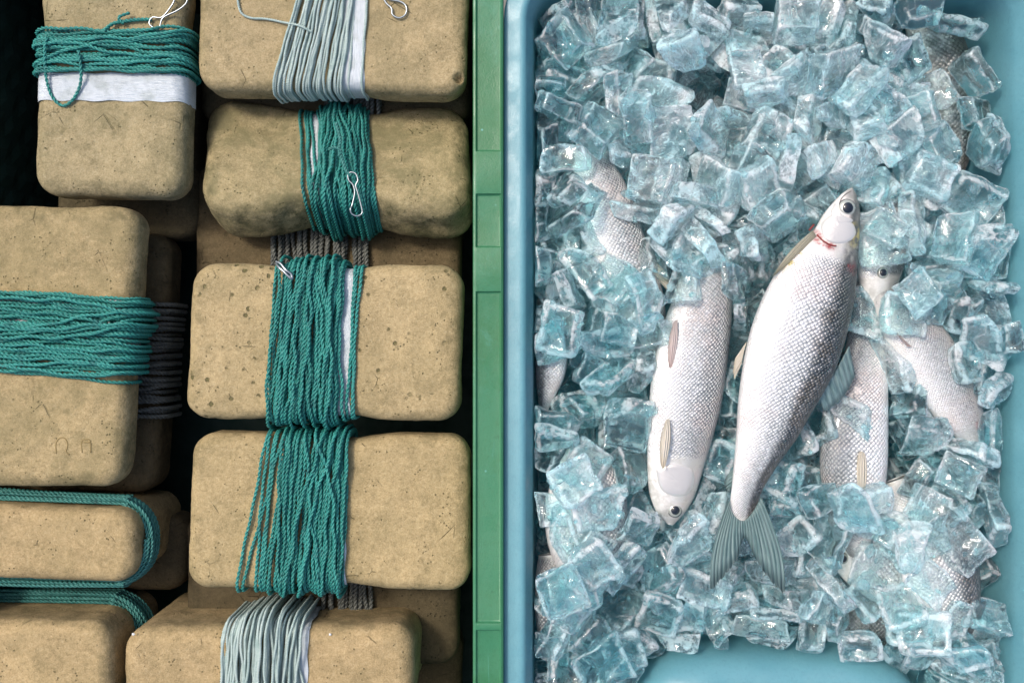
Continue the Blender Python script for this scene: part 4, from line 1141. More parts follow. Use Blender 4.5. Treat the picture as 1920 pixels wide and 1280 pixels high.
ICE_THINGS = """21 829 -365 17 4 7 126;
8 219 -154 -22 166 -15 88;
26 262 296 19 -150 2 -105;
24 173 -612 -20 -7 -4 -150;
25 821 193 21 -58 5 75;
14 89 -457 48 -13 -7 -69;
7 87 20 46 -21 -15 80;
8 867 263 -8 21 6 -28;
8 301 391 -5 -178 7 -81;
33 95 563 6 -24 4 129;
16 627 -310 41 2 6 -68;
21 602 503 12 -145 24 18;
26 535 607 -1 -13 -11 -5;
17 784 308 6 -179 -13 69;
17 114 -258 31 -10 -7 -61;
23 723 378 5 176 13 33;
7 760 -540 27 -20 -30 7;
5 641 462 28 43 178 49;
33 160 398 11 4 23 59;
33 487 231 36 56 -29 37;
16 165 -315 13 -5 9 10;
23 872 168 22 1 -11 63;
21 695 -429 -23 1 -6 166;
16 869 0 19 27 19 -78;
17 731 -497 -2 -34 -13 16;
17 154 -408 28 -13 15 -147;
18 638 332 12 175 28 -30;
0 237 413 20 -36 -150 -76;
22 780 -183 -15 -142 -2 -4;
7 286 -526 -50 12 149 82;
32 893 514 -52 100 -5 127;
28 245 68 63 2 -10 107;
8 374 397 -3 29 -38 141;
17 481 390 2 175 2 -24;
15 366 -475 -44 -10 2 -19;
16 335 -374 4 34 -11 42;
4 317 540 14 -118 -25 12;
23 202 611 -8 22 -32 -99;
25 596 -374 -2 -60 -12 72;
30 702 556 -11 -57 175 -30;
28 139 131 -3 177 -13 -55;
31 835 -250 8 11 26 155;
31 747 89 41 41 -24 -62;
17 457 288 28 -23 -178 25;
9 733 -371 32 13 16 -99;
6 538 -379 -25 -33 -35 54;
21 116 243 -2 62 130 25;
8 281 -440 -49 37 45 -131;
3 780 -452 19 -1 0 137;
21 692 192 0 10 -12 -76;
22 891 362 -4 -90 -45 -84;
32 380 300 18 -137 -45 -47;
17 730 50 11 2 -2 -98;
15 184 -66 7 -58 34 35;
28 721 -40 -6 -114 5 -66;
24 908 -328 -9 -108 40 86;
9 95 343 4 -178 -12 6;
16 748 225 4 -41 -32 -106;
24 224 -526 -106 -56 17 35;
19 664 -582 -32 11 -20 7;
29 505 -259 4 49 0 -102;
20 791 628 -15 21 9 -178;
31 890 -515 1 43 -4 164;
18 224 -247 -30 48 -136 -22;
16 280 463 -22 24 3 -32;
31 440 508 -3 11 16 101;
12 294 221 33 115 33 -113;
10 703 204 18 6 -13 -37;
11 160 488 -13 -64 156 40;
0 483 -556 -70 -80 11 175;
19 469 460 21 -113 -22 6;
16 656 48 -28 13 -15 -86;
3 240 -343 8 -22 147 69;
0 87 -550 -13 -6 19 -114;
33 509 -448 -63 100 -133 -11;
9 646 -136 3 -2 6 138;
19 399 -226 -30 -13 -11 72;
18 779 -258 -22 53 -18 67;
16 557 406 -9 -48 0 -100;
5 389 -332 -24 -43 -158 61;
14 191 111 11 -42 0 58;
19 844 -40 12 22 8 100;
9 827 -586 36 13 -30 11;
29 371 610 -15 135 7 -26;
11 359 177 15 85 29 124;
31 776 -312 1 -12 -10 -24;
15 853 -204 -2 106 127 -11;
18 84 440 -4 -67 -65 -41;
1 818 370 -19 8 -10 126;
10 209 20 17 2 4 -13;
12 764 544 -46 -18 -5 -151;
28 98 -361 9 9 -2 -65;
22 529 493 2 -170 39 -49;
1 575 -289 18 -4 -28 -158;
2 83 -181 -11 37 -7 6;
9 597 600 -27 -24 -15 58;
15 205 -425 -15 45 4 43;
15 855 614 -58 65 -5 169;
25 599 -461 -4 87 125 -53;
15 655 428 1 -18 150 -78;
32 665 295 -19 168 -42 -13;
26 428 -363 -73 -82 50 111;
27 328 273 24 92 24 -11;
16 100 284 -3 21 112 -26;
16 516 325 9 57 -112 -68;
33 158 -573 -44 4 -154 -47;
10 742 -118 -18 55 60 -152;
15 447 178 22 -16 61 -9;
3 328 165 19 -19 -27 -107;
34 578 352 9 -170 44 31;
22 190 552 -20 -62 42 42;
19 895 -92 19 -35 -36 -164;
11 523 -491 -64 89 -58 -4;
27 314 108 10 33 -21 -93;
25 815 482 -76 -1 -13 26;
10 145 -121 -37 -48 40 10;
1 414 111 22 13 -56 163;
6 173 -3 -11 23 5 7;
7 578 -164 -35 -51 -46 46;
29 131 190 -25 39 -11 -65;
28 237 244 -13 107 -4 -11;
17 679 -484 -29 27 17 130;
28 905 -180 -17 134 1 -92;
7 138 -237 -9 -9 22 54;
27 297 623 -20 140 34 63;
4 246 -47 -34 86 -35 -100;
2 706 457 -6 14 174 -64;
31 900 441 -61 12 -146 -2;
5 581 -552 -54 11 -16 -103;
34 202 447 0 127 13 -90;
31 772 434 -12 62 11 -66;
32 282 149 -21 28 -146 -20;
34 588 -506 -26 169 45 -40;
21 446 309 -2 16 -15 65;
11 158 606 -36 -124 5 103;
1 907 62 -14 5 -153 75;
10 472 592 -44 31 120 114;
1 258 18 -4 12 28 -164;
23 105 96 7 -19 75 3;
29 439 -497 -73 80 13 -163;
6 637 603 -50 73 -20 -109;
12 433 625 -48 -26 130 71;
17 827 62 -5 -88 28 -87;
0 392 -538 -89 9 -14 -56;
10 76 -327 -5 -153 -2 -84;
9 825 -530 12 4 -11 63;
15 698 632 -28 123 63 2;
17 212 -595 -48 3 -7 105;
11 610 346 -26 -1 -1 71;
28 222 356 -22 138 30 -1;
14 224 522 -45 40 9 -138;
12 418 -449 -94 -98 -124 -7;
2 449 565 -31 -27 13 5;
27 803 116 4 62 -22 -162;
7 542 -178 -42 62 -23 -80;
27 329 -584 -82 -84 -3 13;
5 657 -296 14 -168 -3 15;
12 474 -349 -62 -75 120 -65;
34 98 -161 -35 38 1 -5;
13 355 -534 -68 176 -18 6;
7 510 -521 -64 -91 172 -4;
21 68 379 -41 85 -69 -81;
4 574 213 -16 10 29 -105;
34 918 -3 0 100 69 -84;
5 98 505 -51 67 6 -15;
10 621 -542 -32 139 39 -72;
17 426 165 -11 -125 35 86;
28 361 -314 -51 -82 18 -114;
2 598 424 2 -8 -42 -163;
4 470 140 -54 -108 -27 -110;
20 59 134 -8 90 -83 91;
5 69 306 -54 74 56 73;
30 895 102 9 32 -79 -127;
30 366 222 8 -84 -79 -48;
26 593 249 -50 -11 152 30;
10 696 -353 6 14 -23 -26;
22 72 -213 -45 30 40 166;
7 104 -648 -48 -23 -19 -100;
29 502 523 -22 11 8 -137;
1 75 475 -38 -11 -114 -89;
8 917 371 -31 -86 44 -85;
22 359 -418 -55 -140 46 -32;
9 427 -83 -29 14 160 -93;
21 102 -492 -18 11 176 -37;
4 79 116 -57 -37 121 -52;
34 169 -60 -37 159 28 -29;
10 427 470 -26 -3 -9 169;
25 905 -450 -83 -106 41 -115;
2 277 612 -52 -73 -9 -82;
1 59 226 -41 86 48 89;
7 432 -20 -86 -158 -25 61;
10 766 64 10 -24 176 -8;
29 827 -296 -13 138 -21 -41;
0 877 -647 -23 -37 34 170;
2 432 50 -16 0 -72 175;
21 109 -459 15 170 9 12;
10 524 -298 -46 -4 54 74;
9 420 424 -38 73 34 -14;
26 235 615 -67 75 -1 92;
24 537 329 -46 -6 -53 41;
5 865 -592 -10 119 12 -46;
34 881 -311 -56 75 61 93;
8 887 169 -9 -4 -171 -85;
16 723 -371 -11 38 16 -98;
24 217 -113 -70 35 -178 -3;
30 764 -594 -61 13 -15 57;
30 521 -581 -94 -98 158 2;
11 249 -343 -86 -14 -7 -111;
4 125 -134 -69 37 25 111;
23 861 70 -17 -74 -55 -97;
32 762 -176 -84 120 17 -54;
32 441 -118 -57 -25 -27 -102;
15 705 509 -40 130 -9 -32;
4 400 258 -26 48 163 -38;
22 386 559 -162 -71 49 -37;
29 701 288 -35 42 14 -144;
28 75 185 -61 -19 -118 93;
30 784 -594 -37 17 20 -7;
7 583 -414 -61 11 -33 171;
26 835 -676 -54 27 -99 35;
0 352 587 -47 35 8 150;
29 278 517 -64 -2 12 172;
19 92 632 -53 -62 -65 1;
20 773 124 -25 -144 10 1;
23 203 90 6 55 16 -147;
9 358 140 14 35 7 29;
20 413 379 -53 160 -32 -6;
17 384 521 -212 -2 2 156;
26 488 48 -67 -111 23 111;
16 772 315 -30 8 11 -67;
34 193 14 -44 1 5 -21;
18 513 432 -28 -36 24 -173;
3 565 -286 -13 -151 9 106;
7 172 -177 -109 75 -25 -93;
30 296 177 -1 -44 1 -43;
22 517 -393 -91 -12 -12 91;
16 549 150 -53 -29 25 158;
10 165 -387 1 -172 16 -31;
28 441 540 -51 -37 5 -17;
26 333 547 -158 -20 -104 63;
10 894 -594 -24 -1 -6 108;
23 803 188 -26 179 10 -13;
30 77 -644 -92 83 -95 15;
10 778 474 -51 -3 -8 91;
18 241 67 7 5 -115 132;
1 579 -471 -96 -154 7 -83;
6 229 -604 -79 16 -23 45;
27 530 -329 -59 -35 -13 -157;
27 122 415 -47 -61 0 62;
31 432 -196 -57 171 -11 -6;
6 70 8 -5 -5 40 -82;
0 903 -560 -41 1 155 92;
5 302 299 -16 -33 7 80;
0 845 -622 -70 -76 68 -15;
26 574 -229 -95 93 31 59;
14 809 -225 -100 52 2 -152;
31 135 -104 -133 34 -12 -49;
23 902 -50 -23 -8 -140 13;
2 366 325 -41 134 8 -87;
29 803 -256 -127 121 -8 14;
9 784 -354 -2 175 -11 -65;
32 250 -595 -116 -172 -36 22;
5 212 -430 -75 13 -42 -47;
11 162 -30 -106 4 -19 166;
18 914 -241 -66 -90 9 -87;
20 73 -356 -174 135 0 -86;
11 200 -654 -52 25 -5 54;
16 797 213 -56 168 3 -90;
21 349 -389 -76 -117 7 8;
27 87 -280 -191 -22 162 -10;
31 457 545 -194 -7 -79 150;
14 698 594 -46 -69 2 -30;
15 306 -329 -115 44 18 89;
31 506 228 -27 22 -42 -81;
17 750 -537 -9 34 -20 -104;
2 329 574 -17 -75 20 -5;
19 442 208 -43 -40 -36 131;
7 415 562 -110 136 35 14;
1 894 234 -41 159 -23 17;
16 589 320 -73 -23 -11 116;
8 88 -445 -182 46 65 -71;
30 800 282 -53 41 133 -48;
10 66 43 -43 28 172 -1;
6 788 -164 -40 -47 -20 130;
14 593 532 -53 77 -74 -47;
30 78 -587 -49 10 29 -88;
15 530 599 -58 108 17 100;
1 540 187 -81 85 -9 37;
15 127 574 -63 44 5 -72;
32 601 -58 -120 -171 -44 -34;
14 88 566 -52 1 132 23;
5 460 -497 -129 -98 -11 -158;
30 436 100 -101 -10 -13 152;
33 721 -244 -133 -139 14 -65;
2 457 -287 -61 -165 -3 -17;
26 136 127 -62 -85 19 114;
12 308 582 -82 146 14 2;
8 383 -125 -85 120 11 95;
17 436 459 -188 112 4 145;
21 211 376 -88 -173 -1 -49"""
ICE_REST = """21 762 -55 -174 -12 115 -125;
8 841 -250 -175 5 -7 -150;
16 638 -211 -184 1 -55 -42;
16 360 637 -92 -85 -55 -4;
24 256 -199 -172 -104 -15 -14;
2 110 639 -182 -106 23 2;
27 518 107 -184 8 6 -87;
9 668 348 -183 -1 -4 123;
26 342 -78 -153 80 -27 -48;
7 380 -636 -164 -55 -172 9;
24 790 34 -155 -36 -17 -38;
26 899 -506 -161 -5 80 176;
28 760 557 -183 85 -7 -119;
28 503 -474 -175 -11 167 -35;
4 888 -578 -170 -81 -57 -50;
10 144 482 -179 1 -1 -146;
5 244 -270 -184 121 19 -111;
18 290 153 -157 8 -49 106;
4 308 -327 -177 23 140 45;
6 696 -335 -164 -29 169 -57;
10 700 -390 -157 170 -16 -6;
29 317 -578 -183 47 110 -19;
10 265 44 -176 7 9 -152;
8 80 -199 -184 6 -51 -158;
14 210 180 -180 93 24 6;
3 625 70 -153 -19 -22 -130;
30 122 97 -178 -13 1 -8;
21 265 234 -162 24 176 -1;
8 114 -118 -175 45 17 122;
23 698 -525 -173 11 161 31;
28 229 -133 -179 -1 179 25;
1 390 -41 -172 166 14 -45;
12 501 181 -184 180 20 69;
28 136 230 -183 -8 -168 -79;
27 671 188 -149 172 -16 -59;
20 699 -259 -184 3 -6 145;
23 126 -315 -171 26 0 24;
3 134 331 -179 -48 -1 93;
33 614 300 -164 -19 151 54;
2 186 236 -180 4 3 -83;
25 246 611 -180 -4 62 -150;
21 797 161 -169 -19 -27 -127;
8 389 10 -144 -16 -32 -115;
26 888 292 -178 -18 48 -93;
12 800 478 -180 7 2 -121;
14 339 -400 -177 -7 9 -159;
9 482 -264 -178 -42 5 152;
22 691 168 -177 10 -6 -129;
0 83 -40 -142 129 22 92;
21 514 -561 -171 -84 30 12;
20 454 -349 -173 -10 -9 -151;
18 501 273 -184 4 176 15;
30 409 -554 -158 5 -177 50;
6 154 170 -152 73 -42 97;
20 112 180 -164 -158 5 -107;
16 681 -121 -166 148 -14 21;
30 433 -493 -165 14 8 73;
15 354 281 -71 9 -40 160;
25 282 -573 -162 -82 69 81;
31 191 -103 -151 -9 -6 22;
18 101 95 -126 46 -26 -144;
31 105 -191 -163 26 -41 168;
26 354 -482 -161 26 168 11;
1 121 -34 -173 12 7 -119;
33 714 453 -166 118 0 -79;
14 774 -580 -163 11 170 56;
10 133 422 -178 0 6 -14;
5 728 72 -170 -120 -13 66;
1 133 9 -129 -23 -168 21;
1 783 72 -137 138 -13 -48;
11 760 572 -103 -16 111 -89;
29 518 -81 -138 -177 22 -31;
30 626 121 -179 -2 -16 47;
5 624 -475 -175 -37 -164 -44;
8 360 436 -167 -33 -33 85;
16 258 -325 -153 -5 -23 85;
7 341 347 -170 -139 17 33;
8 110 -199 -110 -17 -152 87;
2 122 -373 -166 99 45 32;
26 415 -303 -160 -135 99 -17;
1 879 -208 -158 -158 11 85;
26 545 -422 -146 -23 37 155;
4 706 272 -184 126 -25 -109;
27 759 536 -124 -97 -22 -5;
12 841 317 -112 69 35 127;
26 786 368 -155 148 16 103;
16 430 599 -170 -153 11 -58;
11 145 -591 -157 -151 -9 12;
20 827 -167 -184 -44 -19 82;
0 481 -25 -134 119 -17 9;
22 96 309 -175 40 30 -117;
23 254 553 -175 17 121 94;
7 882 191 -177 -12 -8 -84;
23 296 483 -158 3 27 -30;
30 226 379 -159 1 -8 -54;
29 188 -664 -184 -145 39 -71;
31 891 17 -184 -106 129 8;
4 642 -488 -70 87 -11 134;
16 785 278 -173 17 48 14;
23 451 -86 -158 22 -15 -16;
17 601 -165 -169 -12 140 24;
14 238 -142 -124 0 74 114;
24 317 -254 -145 -16 23 -127;
25 730 -208 -168 58 7 -45;
24 754 8 -110 137 2 131;
15 913 -628 -135 87 -31 84;
22 365 165 -134 -84 78 36;
15 411 222 -174 16 -7 -62;
2 891 101 -147 -1 -165 -5;
18 148 45 -156 -25 -168 9;
0 566 597 -163 177 7 -55;
28 693 -37 -161 152 -33 82;
17 831 565 -170 136 14 -43;
27 328 634 -170 90 2 176;
30 576 -528 -154 24 -26 -148;
17 450 130 -177 -5 5 -117;
24 659 62 -131 3 -26 177;
31 374 -201 -169 -6 11 64;
22 598 212 -144 64 -158 7;
24 102 564 -176 171 -3 -7;
0 618 -287 -128 35 6 -102;
8 785 464 -144 -165 1 -89;
32 544 -11 -162 -159 -3 -28;
21 652 382 -144 15 10 65;
12 149 420 -136 36 104 -79;
8 812 271 -151 170 49 -26;
9 466 21 -184 -39 160 -64;
30 788 475 -114 8 13 -156;
16 501 199 -154 22 -7 -172;
34 96 -671 -151 180 5 -83;
26 563 520 -165 -90 -110 5;
22 900 -141 -155 41 -38 156;
13 875 -639 -177 -178 4 -24;
32 529 -169 -170 130 29 -79;
17 635 -286 -165 -38 -4 77;
12 915 -98 -87 97 67 -83;
25 848 -301 -137 -178 9 58;
8 194 467 -153 103 -11 -149;
1 491 72 -159 -10 -164 -58;
14 658 460 -120 15 -6 -176;
30 186 -307 -149 -22 18 28;
32 739 223 -138 37 13 -81;
30 170 -403 -158 38 16 161;
12 638 522 -162 175 37 12;
27 202 101 -145 58 8 139;
4 681 248 -125 -155 -34 -26;
25 385 -554 -130 -7 -11 1;
20 295 108 -152 -29 -135 -15;
4 901 60 -129 -42 7 -171;
7 147 270 -138 -15 -156 -5;
1 693 137 -133 -113 -13 32;
21 158 -606 -120 -24 9 -165;
18 632 -92 -145 48 -19 -158;
30 244 -40 -156 69 47 -119;
25 366 -387 -134 6 7 79;
21 844 -58 -160 -148 13 105;
32 657 -554 -157 -2 160 -4;
6 477 -532 -153 95 36 17;
23 276 -438 -153 8 1 149;
5 451 326 -168 12 19 35;
3 842 57 -95 -7 24 123;
13 583 91 -107 56 52 147;
10 913 -525 -101 11 78 -173;
4 151 -495 -176 28 46 -23;
2 791 421 -111 3 -175 -2;
3 463 506 -72 -15 -145 91;
29 628 67 -76 175 1 -79;
34 106 197 -130 168 -19 22;
10 625 -13 -182 -145 14 75;
23 538 -520 -125 16 -31 -112;
9 863 -677 -108 161 5 10;
29 324 450 -140 15 -9 83;
15 368 309 -159 18 16 -110;
3 263 618 -121 -167 3 3;
9 177 -206 -154 144 -1 -24;
21 72 463 -149 94 -5 -95;
29 356 -159 -136 160 18 -35;
2 495 584 -162 -18 -14 -165;
18 431 303 -116 174 -4 27;
5 194 540 -176 179 -7 -63;
6 901 210 -143 144 11 88;
7 98 583 -146 172 1 4;
11 707 350 -158 107 3 -100;
30 879 -228 -68 44 -81 144;
1 396 58 -118 -50 -137 -19;
0 624 269 -123 92 35 -105;
7 262 165 -112 29 170 9;
6 603 -396 -160 -15 -22 83;
0 422 -233 -140 -15 -30 -140;
34 463 -401 -166 152 20 21;
15 858 254 -105 -5 51 -22;
31 164 -38 -144 -12 -12 -145;
2 156 -690 -152 -86 35 3;
0 93 377 -134 -14 -25 176;
16 341 -306 -109 169 47 3;
10 246 350 -181 -26 31 89;
22 482 31 -124 -21 -8 8;
12 219 25 -148 175 0 -25;
12 908 -305 -155 -80 -50 -109;
1 301 -247 -105 -17 -175 1;
29 778 -142 -164 61 -6 -5;
5 389 114 -140 75 -15 -88;
20 827 268 -119 -33 37 -56;
1 528 129 -146 -176 3 -65;
33 668 380 -101 -9 -1 -80;
17 693 -441 -156 51 -16 7;
14 916 -409 -150 91 47 -88;
31 461 245 -143 -36 -15 7;
16 492 408 -150 -169 25 -47;
28 412 -113 -134 -152 -15 102;
1 207 29 -111 3 -3 -40;
22 269 257 -135 18 158 -43;
30 376 614 -136 -23 -15 -22;
16 561 431 -173 26 -5 -20;
27 719 437 -83 28 13 138;
22 697 556 -176 -2 -6 153;
34 314 -536 -125 83 56 8;
6 103 -154 -95 -13 32 30;
14 620 123 -59 -54 8 19;
16 324 -479 -117 -19 -3 6;
2 88 191 -106 164 -21 -1;
20 515 526 -96 -13 -103 14;
9 124 -630 -65 -11 84 -166;
1 249 -530 -158 -139 -18 -97;
7 232 544 -111 111 -9 40;
1 213 -314 -115 4 -171 -36;
1 435 375 -159 -5 -139 11;
11 175 -676 -106 22 -42 121;
4 613 -476 -128 -157 4 -29;
34 574 -200 -161 -28 145 -3;
21 229 392 -125 6 175 60;
14 255 -388 -126 175 -3 -21;
12 735 381 -118 -23 64 -19;
30 170 437 -78 52 64 12;
19 568 -123 -141 54 -23 -93;
5 905 41 -61 -8 65 79;
12 674 -357 -132 16 160 34;
27 455 121 -140 0 -176 3;
33 216 -463 -119 44 154 4;
28 323 438 -104 167 28 -72;
7 788 123 -120 11 -27 170;
17 889 -40 -97 10 -103 -110;
28 113 464 -102 141 8 28;
5 108 -679 -81 -48 94 -18;
3 346 285 -137 2 -24 10;
33 100 602 -110 1 7 64;
15 524 -348 -146 -1 -17 3;
14 566 429 -134 -13 156 25;
22 583 141 -162 168 -23 24;
8 312 353 -107 -160 -19 55;
29 206 213 -121 -145 -22 -100;
20 899 -662 -81 6 -109 -138;
19 688 312 -101 -36 -10 -179;
6 831 -340 -167 156 4 -5;
21 539 302 -130 1 24 -133;
20 873 131 -141 -81 -12 17;
11 76 300 -135 -101 -43 -74;
31 743 489 -102 -57 -70 44;
10 204 -104 -119 175 -5 -57;
7 398 397 -109 -34 -8 91;
29 772 631 -153 82 -63 63;
27 892 233 -84 -35 -23 43;
18 130 518 -131 8 59 -61;
3 404 -153 -149 -109 13 128;
24 544 -281 -156 21 1 -9;
4 581 28 -87 -97 67 88;
31 894 -79 -140 -23 -23 -86;
28 167 -532 -151 11 -1 36;
0 784 -188 -153 -68 15 -44;
18 831 193 -119 -7 104 96;
21 656 617 -134 -152 -11 0;
31 372 -207 -93 83 2 61;
19 79 245 -100 -9 -131 -92;
15 519 263 -107 27 0 -43;
25 242 299 -122 -32 2 -1;
20 450 416 -103 -85 19 -85;
29 631 -8 -143 69 -20 162;
13 488 309 -55 -95 5 128;
25 827 -164 -90 -59 -16 -38;
26 621 451 -68 13 -176 22;
31 499 -287 -124 -17 15 -164;
30 857 -142 -131 5 -18 1;
18 408 18 -102 -152 -24 73;
19 691 534 -146 1 7 -73;
32 685 508 -97 68 -172 -3;
1 208 -55 -87 43 -46 -145;
2 278 -437 -95 168 -5 90;
3 577 389 -116 -19 144 48;
13 401 262 -147 171 -11 -3;
11 780 383 -81 8 -16 85;
30 898 -5 -88 22 -74 64;
34 424 -248 -87 -15 32 29;
29 438 -400 -118 35 152 -30;
8 522 94 -120 -168 5 -32;
15 492 -126 -113 -61 171 -1;
20 872 -3 -135 -23 -156 -60;
7 472 -199 -81 11 0 -146;
34 873 200 -71 -50 -30 162;
15 178 390 -37 -2 22 53;
0 457 157 -105 -140 3 -22;
0 825 153 -84 69 56 -5;
16 501 572 -134 -16 13 -51;
12 178 583 -133 -8 -25 -123;
23 559 159 -122 17 -14 157;
0 431 312 -53 -85 18 -36;
10 504 -374 -120 19 6 -58;
8 471 -205 -127 0 -154 36;
3 564 477 -169 -86 -12 3;
30 493 364 -140 16 -33 64;
31 526 458 -84 170 50 -21;
31 614 552 -114 177 25 62;
12 334 209 -133 2 -60 -154;
1 86 145 -114 -51 -164 18;
28 428 -124 -91 -94 17 -78;
20 75 506 -94 4 161 -95;
13 837 388 -86 13 -1 -67;
25 185 492 -82 -73 -31 -45;
28 668 272 -72 -64 29 -122;
30 654 368 -64 2 -13 -162;
22 562 -24 -89 69 -140 -17;
14 463 366 -56 46 4 -140;
22 587 358 -93 -18 23 -167;
6 557 616 -114 62 -24 49;
12 184 52 -83 -11 0 12;
1 523 -181 -109 7 -179 11;
2 629 122 -128 -110 73 -32;
15 642 592 -94 9 -180 -17;
31 340 -460 -86 -3 158 -93;
24 484 -290 -90 12 -17 26;
27 482 343 -114 10 -142 -114;
25 180 604 -98 -20 -161 87;
5 827 105 -71 14 11 -160;
34 573 592 -92 45 -42 69;
3 546 487 -39 0 -13 -24;
23 894 122 -91 169 -6 32;
0 265 229 -84 -131 -18 95;
12 498 206 -85 -78 64 29;
29 695 468 -47 42 -171 -11;
10 584 257 -134 94 69 75;
22 694 393 -49 -155 10 104;
29 184 -22 -66 31 -165 6;
15 430 606 -97 18 148 -92;
25 794 354 -55 -165 -6 43;
4 559 506 -82 23 69 46;
29 249 315 -72 -58 -145 42;
17 622 -372 -107 -27 -172 -46;
3 255 447 -86 -1 -48 50;
20 731 613 -115 -38 -140 -71;
6 484 -70 -91 21 10 0;
13 168 -361 -159 -16 -177 -65;
5 901 139 -52 170 -2 93;
22 612 173 -98 18 122 126;
8 893 -223 -127 22 9 93;
10 465 -456 -133 -98 142 8;
32 127 354 -116 -140 3 36;
7 226 -235 -121 -20 -168 -3;
20 865 11 -26 -124 27 -85;
28 492 602 -94 155 -12 -75;
9 716 406 -29 -12 29 21;
2 705 567 -103 -15 -10 93;
25 321 411 -64 -177 -4 60;
31 341 216 -73 79 11 65;
8 498 -8 -48 -41 140 52;
19 854 -259 -42 -84 -58 -81;
20 569 629 -54 -164 15 -2;
4 306 306 -79 -30 153 85;
13 553 -56 -125 16 38 -168;
29 388 345 -83 -160 -13 14;
7 555 -101 -74 4 -11 -178;
30 560 421 -63 19 24 -147;
22 440 247 -90 -90 31 26;
30 508 261 -66 42 -18 12;
20 247 422 -50 -86 -41 140;
29 653 549 -51 -105 60 24;
16 112 -513 -131 -18 -14 1;
33 500 -99 -35 9 173 5;
25 539 69 -54 99 28 105;
34 132 45 -86 -148 73 29;
30 308 369 -38 -9 -171 -80;
12 308 235 -42 33 -14 -109;
30 514 -43 -36 -110 -57 28;
5 907 -339 -106 -99 -29 102;
19 494 -253 -36 -4 -17 -87;
10 373 402 -82 -97 69 58;
9 494 262 -15 61 25 -151"""
#ICEEND

FROST_ZONES = ((1440, 190, 150, 1.0), (1270, 370, 120, .8), (1680, 330, 110, .6), (1330, 60, 120, .4), (1690, 1070, 110, .6), (1090, 990, 90, .5), (1480, 1060, 80, .4), (1700, 620, 80, .4), (1300, 1010, 60, .3))

def chips():
    rs = np.random.RandomState(5); V, F, E, n = [], [], [], 0
    for q in ICE_CHIPS.split(';'):
        x, y, z = map(int, q.split()); bm = bmesh.new(); bmesh.ops.create_icosphere(bm, subdivisions=1, radius=1)
        v = np.array([k.co[:] for k in bm.verts]); f = [[k.index for k in g.verts] for g in bm.faces]; bm.free()
        r = rs.uniform(3, 7)*(2.0 if rs.rand() < .18 else 1)
        v = v*(1+rs.uniform(-.3, .3, (len(v), 1)))*np.array([r*rs.uniform(.8, 1.9), r, r*rs.uniform(.4, .8)])
        R = np.array(mathutils.Euler(rs.uniform(-3, 3, 3)*np.array([.25, .25, 1])).to_matrix())
        V.append(v@R.T+np.array([x, y, z+r*.25])); F += [tuple(k+n for k in g) for g in f]; n += len(v)
    o = smesh('ice_chips', np.concatenate(V), F, M['ice'], origin=(480, 0, 0), smooth=False)
    o['frost'] = .45
    tag(o, 'tiny loose chips of crushed ice sprinkled over the heap and fish', 'ice chips', kind='stuff')

def place_ice():
    cache = {}; fz = random.Random(77)
    rows = [tuple(int(k) for k in r.split()) for r in ICE_THINGS.split(';')]
    info = []
    for r in rows:
        if r[0] not in cache: cache[r[0]] = ice_mesh(r[0])
        me, kind = cache[r[0]]
        o = bpy.data.objects.new('ice_piece', me); sc.collection.objects.link(o)
        o.scale = (ICE_GROW,)*3; o.location = (r[1]*S, r[2]*S, r[3]*S); o.rotation_euler = tuple(math.radians(k) for k in r[4:7])
        f = H/(H-r[3]); X, Y = 960+r[1]*f, 640-r[2]*f
        fr = fz.random()**2*.60
        for zx, zy, zr, za in FROST_ZONES: fr += za*math.exp(-((X-zx)**2+(Y-zy)**2)/(2*zr*zr))*(.6+.6*fz.random())
        if Y < 120 and X > 1700 or X < 1080 and Y < 900: fr *= .4
        o['frost'] = round(min(fr, 1.0), 3)
        info.append((o, kind, X, Y, r[3]))
    # the packed ice below, too many to tell apart
    V, F, n = [], [], 0
    low = {}
    for r in (tuple(int(k) for k in q.split()) for q in ICE_REST.split(';')):
        if r[0] not in low: low[r[0]] = ice_shape(r[0])[:2]
        v, f = low[r[0]]
        R = np.array(mathutils.Euler([math.radians(k) for k in r[4:7]]).to_matrix())
        V.append(v@R.T+np.array(r[1:4])); F += [tuple(k+n for k in q) for q in f]; n += len(v)
    o = smesh('packed_ice', np.concatenate(V), F, M['icedeep'], origin=(480, 0, -120))
    o['frost'] = .62
    chips()
    tag(o, 'mass of small ice cubes packed under the top layer in the blue crate', 'ice', kind='stuff')
    return info
import mathutils

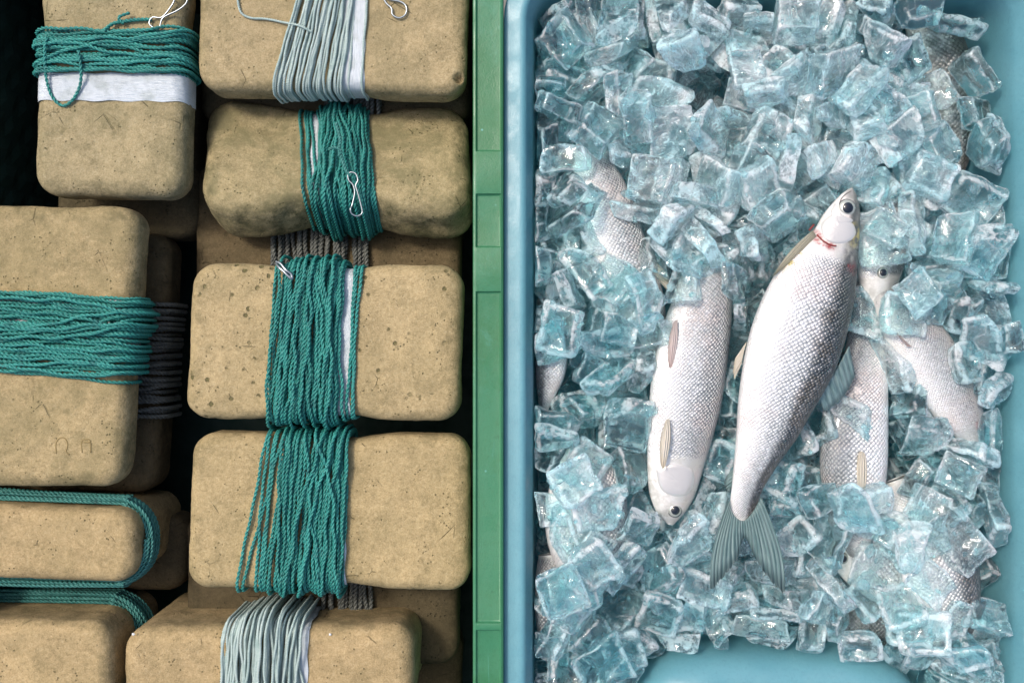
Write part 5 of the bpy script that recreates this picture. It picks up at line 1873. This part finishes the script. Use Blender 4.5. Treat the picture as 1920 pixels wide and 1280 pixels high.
LANDMARKS = [("the large fish's snout", 1600, 352), ("the large fish's pectoral fin", 1480, 480), ("the large fish's belly", 1385, 720), ("the large fish's dorsal fin", 1585, 715),
    ("the large fish's tail root", 1396, 960), ("the left tip of the forked tail", 1333, 1106), ("the right tip of the forked tail", 1470, 1110), ("the clear eye behind the large fish", 1656, 511),
    ("the head-down fish's eye", 1266, 956), ("the head-down fish's pinkish fin", 1258, 640), ("the head-down fish's buried end", 1330, 490), ("the upper scaly flank", 1140, 390),
    ("the pale fin on the scaly flank", 1240, 520), ("the white-bellied fish's red spot", 1838, 797), ("the narrow pale fin", 1615, 890), ("the dark peering eye", 1580, 1047),
    ("the dark scaled back", 1805, 1080), ("the scaly fish lying upright", 1090, 970), ("the near left crate corner", 1003, 1275), ("the far left crate corner", 1003, 5),
    ("the far right crate corner", 1885, 5), ("the left end of the hand hold", 1200, 1225), ("the right end of the hand hold", 1730, 1225), ("the near right crate corner", 1895, 1275),
    ("the wedged scaly patch", 1030, 680), ("the middle of the right crate wall", 1885, 560), ("the middle of the white mound", 1450, 190), ("the middle of the far crate wall", 1330, 0)]

def label_ice(info):
    by = {}
    for o, kind, X, Y, z in info:
        d = [math.hypot(X-a, Y-b) for _, a, b in LANDMARKS]; k = int(np.argmin(d)); _, a, b = LANDMARKS[k]
        an = math.degrees(math.atan2(b-Y, X-a)) % 360
        dr = ('right of', 'above', 'left of', 'below')[int(((an+45) % 360)//90)]
        by.setdefault((k, dr), []).append((d[k], o, kind))
    rank = ('nearest', 'second nearest', 'third nearest', 'fourth nearest', 'fifth nearest', 'sixth nearest', 'seventh nearest', 'eighth nearest', 'ninth nearest', 'tenth nearest')
    for (k, dr), L in by.items():
        L.sort(key=lambda q: q[0])
        for i, (_, o, kind) in enumerate(L):
            fr = o['frost']; look = 'frosty white' if fr > .6 else 'cloudy' if fr > .3 else 'clear'
            tag(o, '%s ice %s, %s %s %s' % (look, kind, rank[min(i, 9)], dr, LANDMARKS[k][0]), 'ice cube', 'ice cubes heaped in the blue crate')

if __name__ != 'sim': ICE = place_ice(); label_ice(ICE)
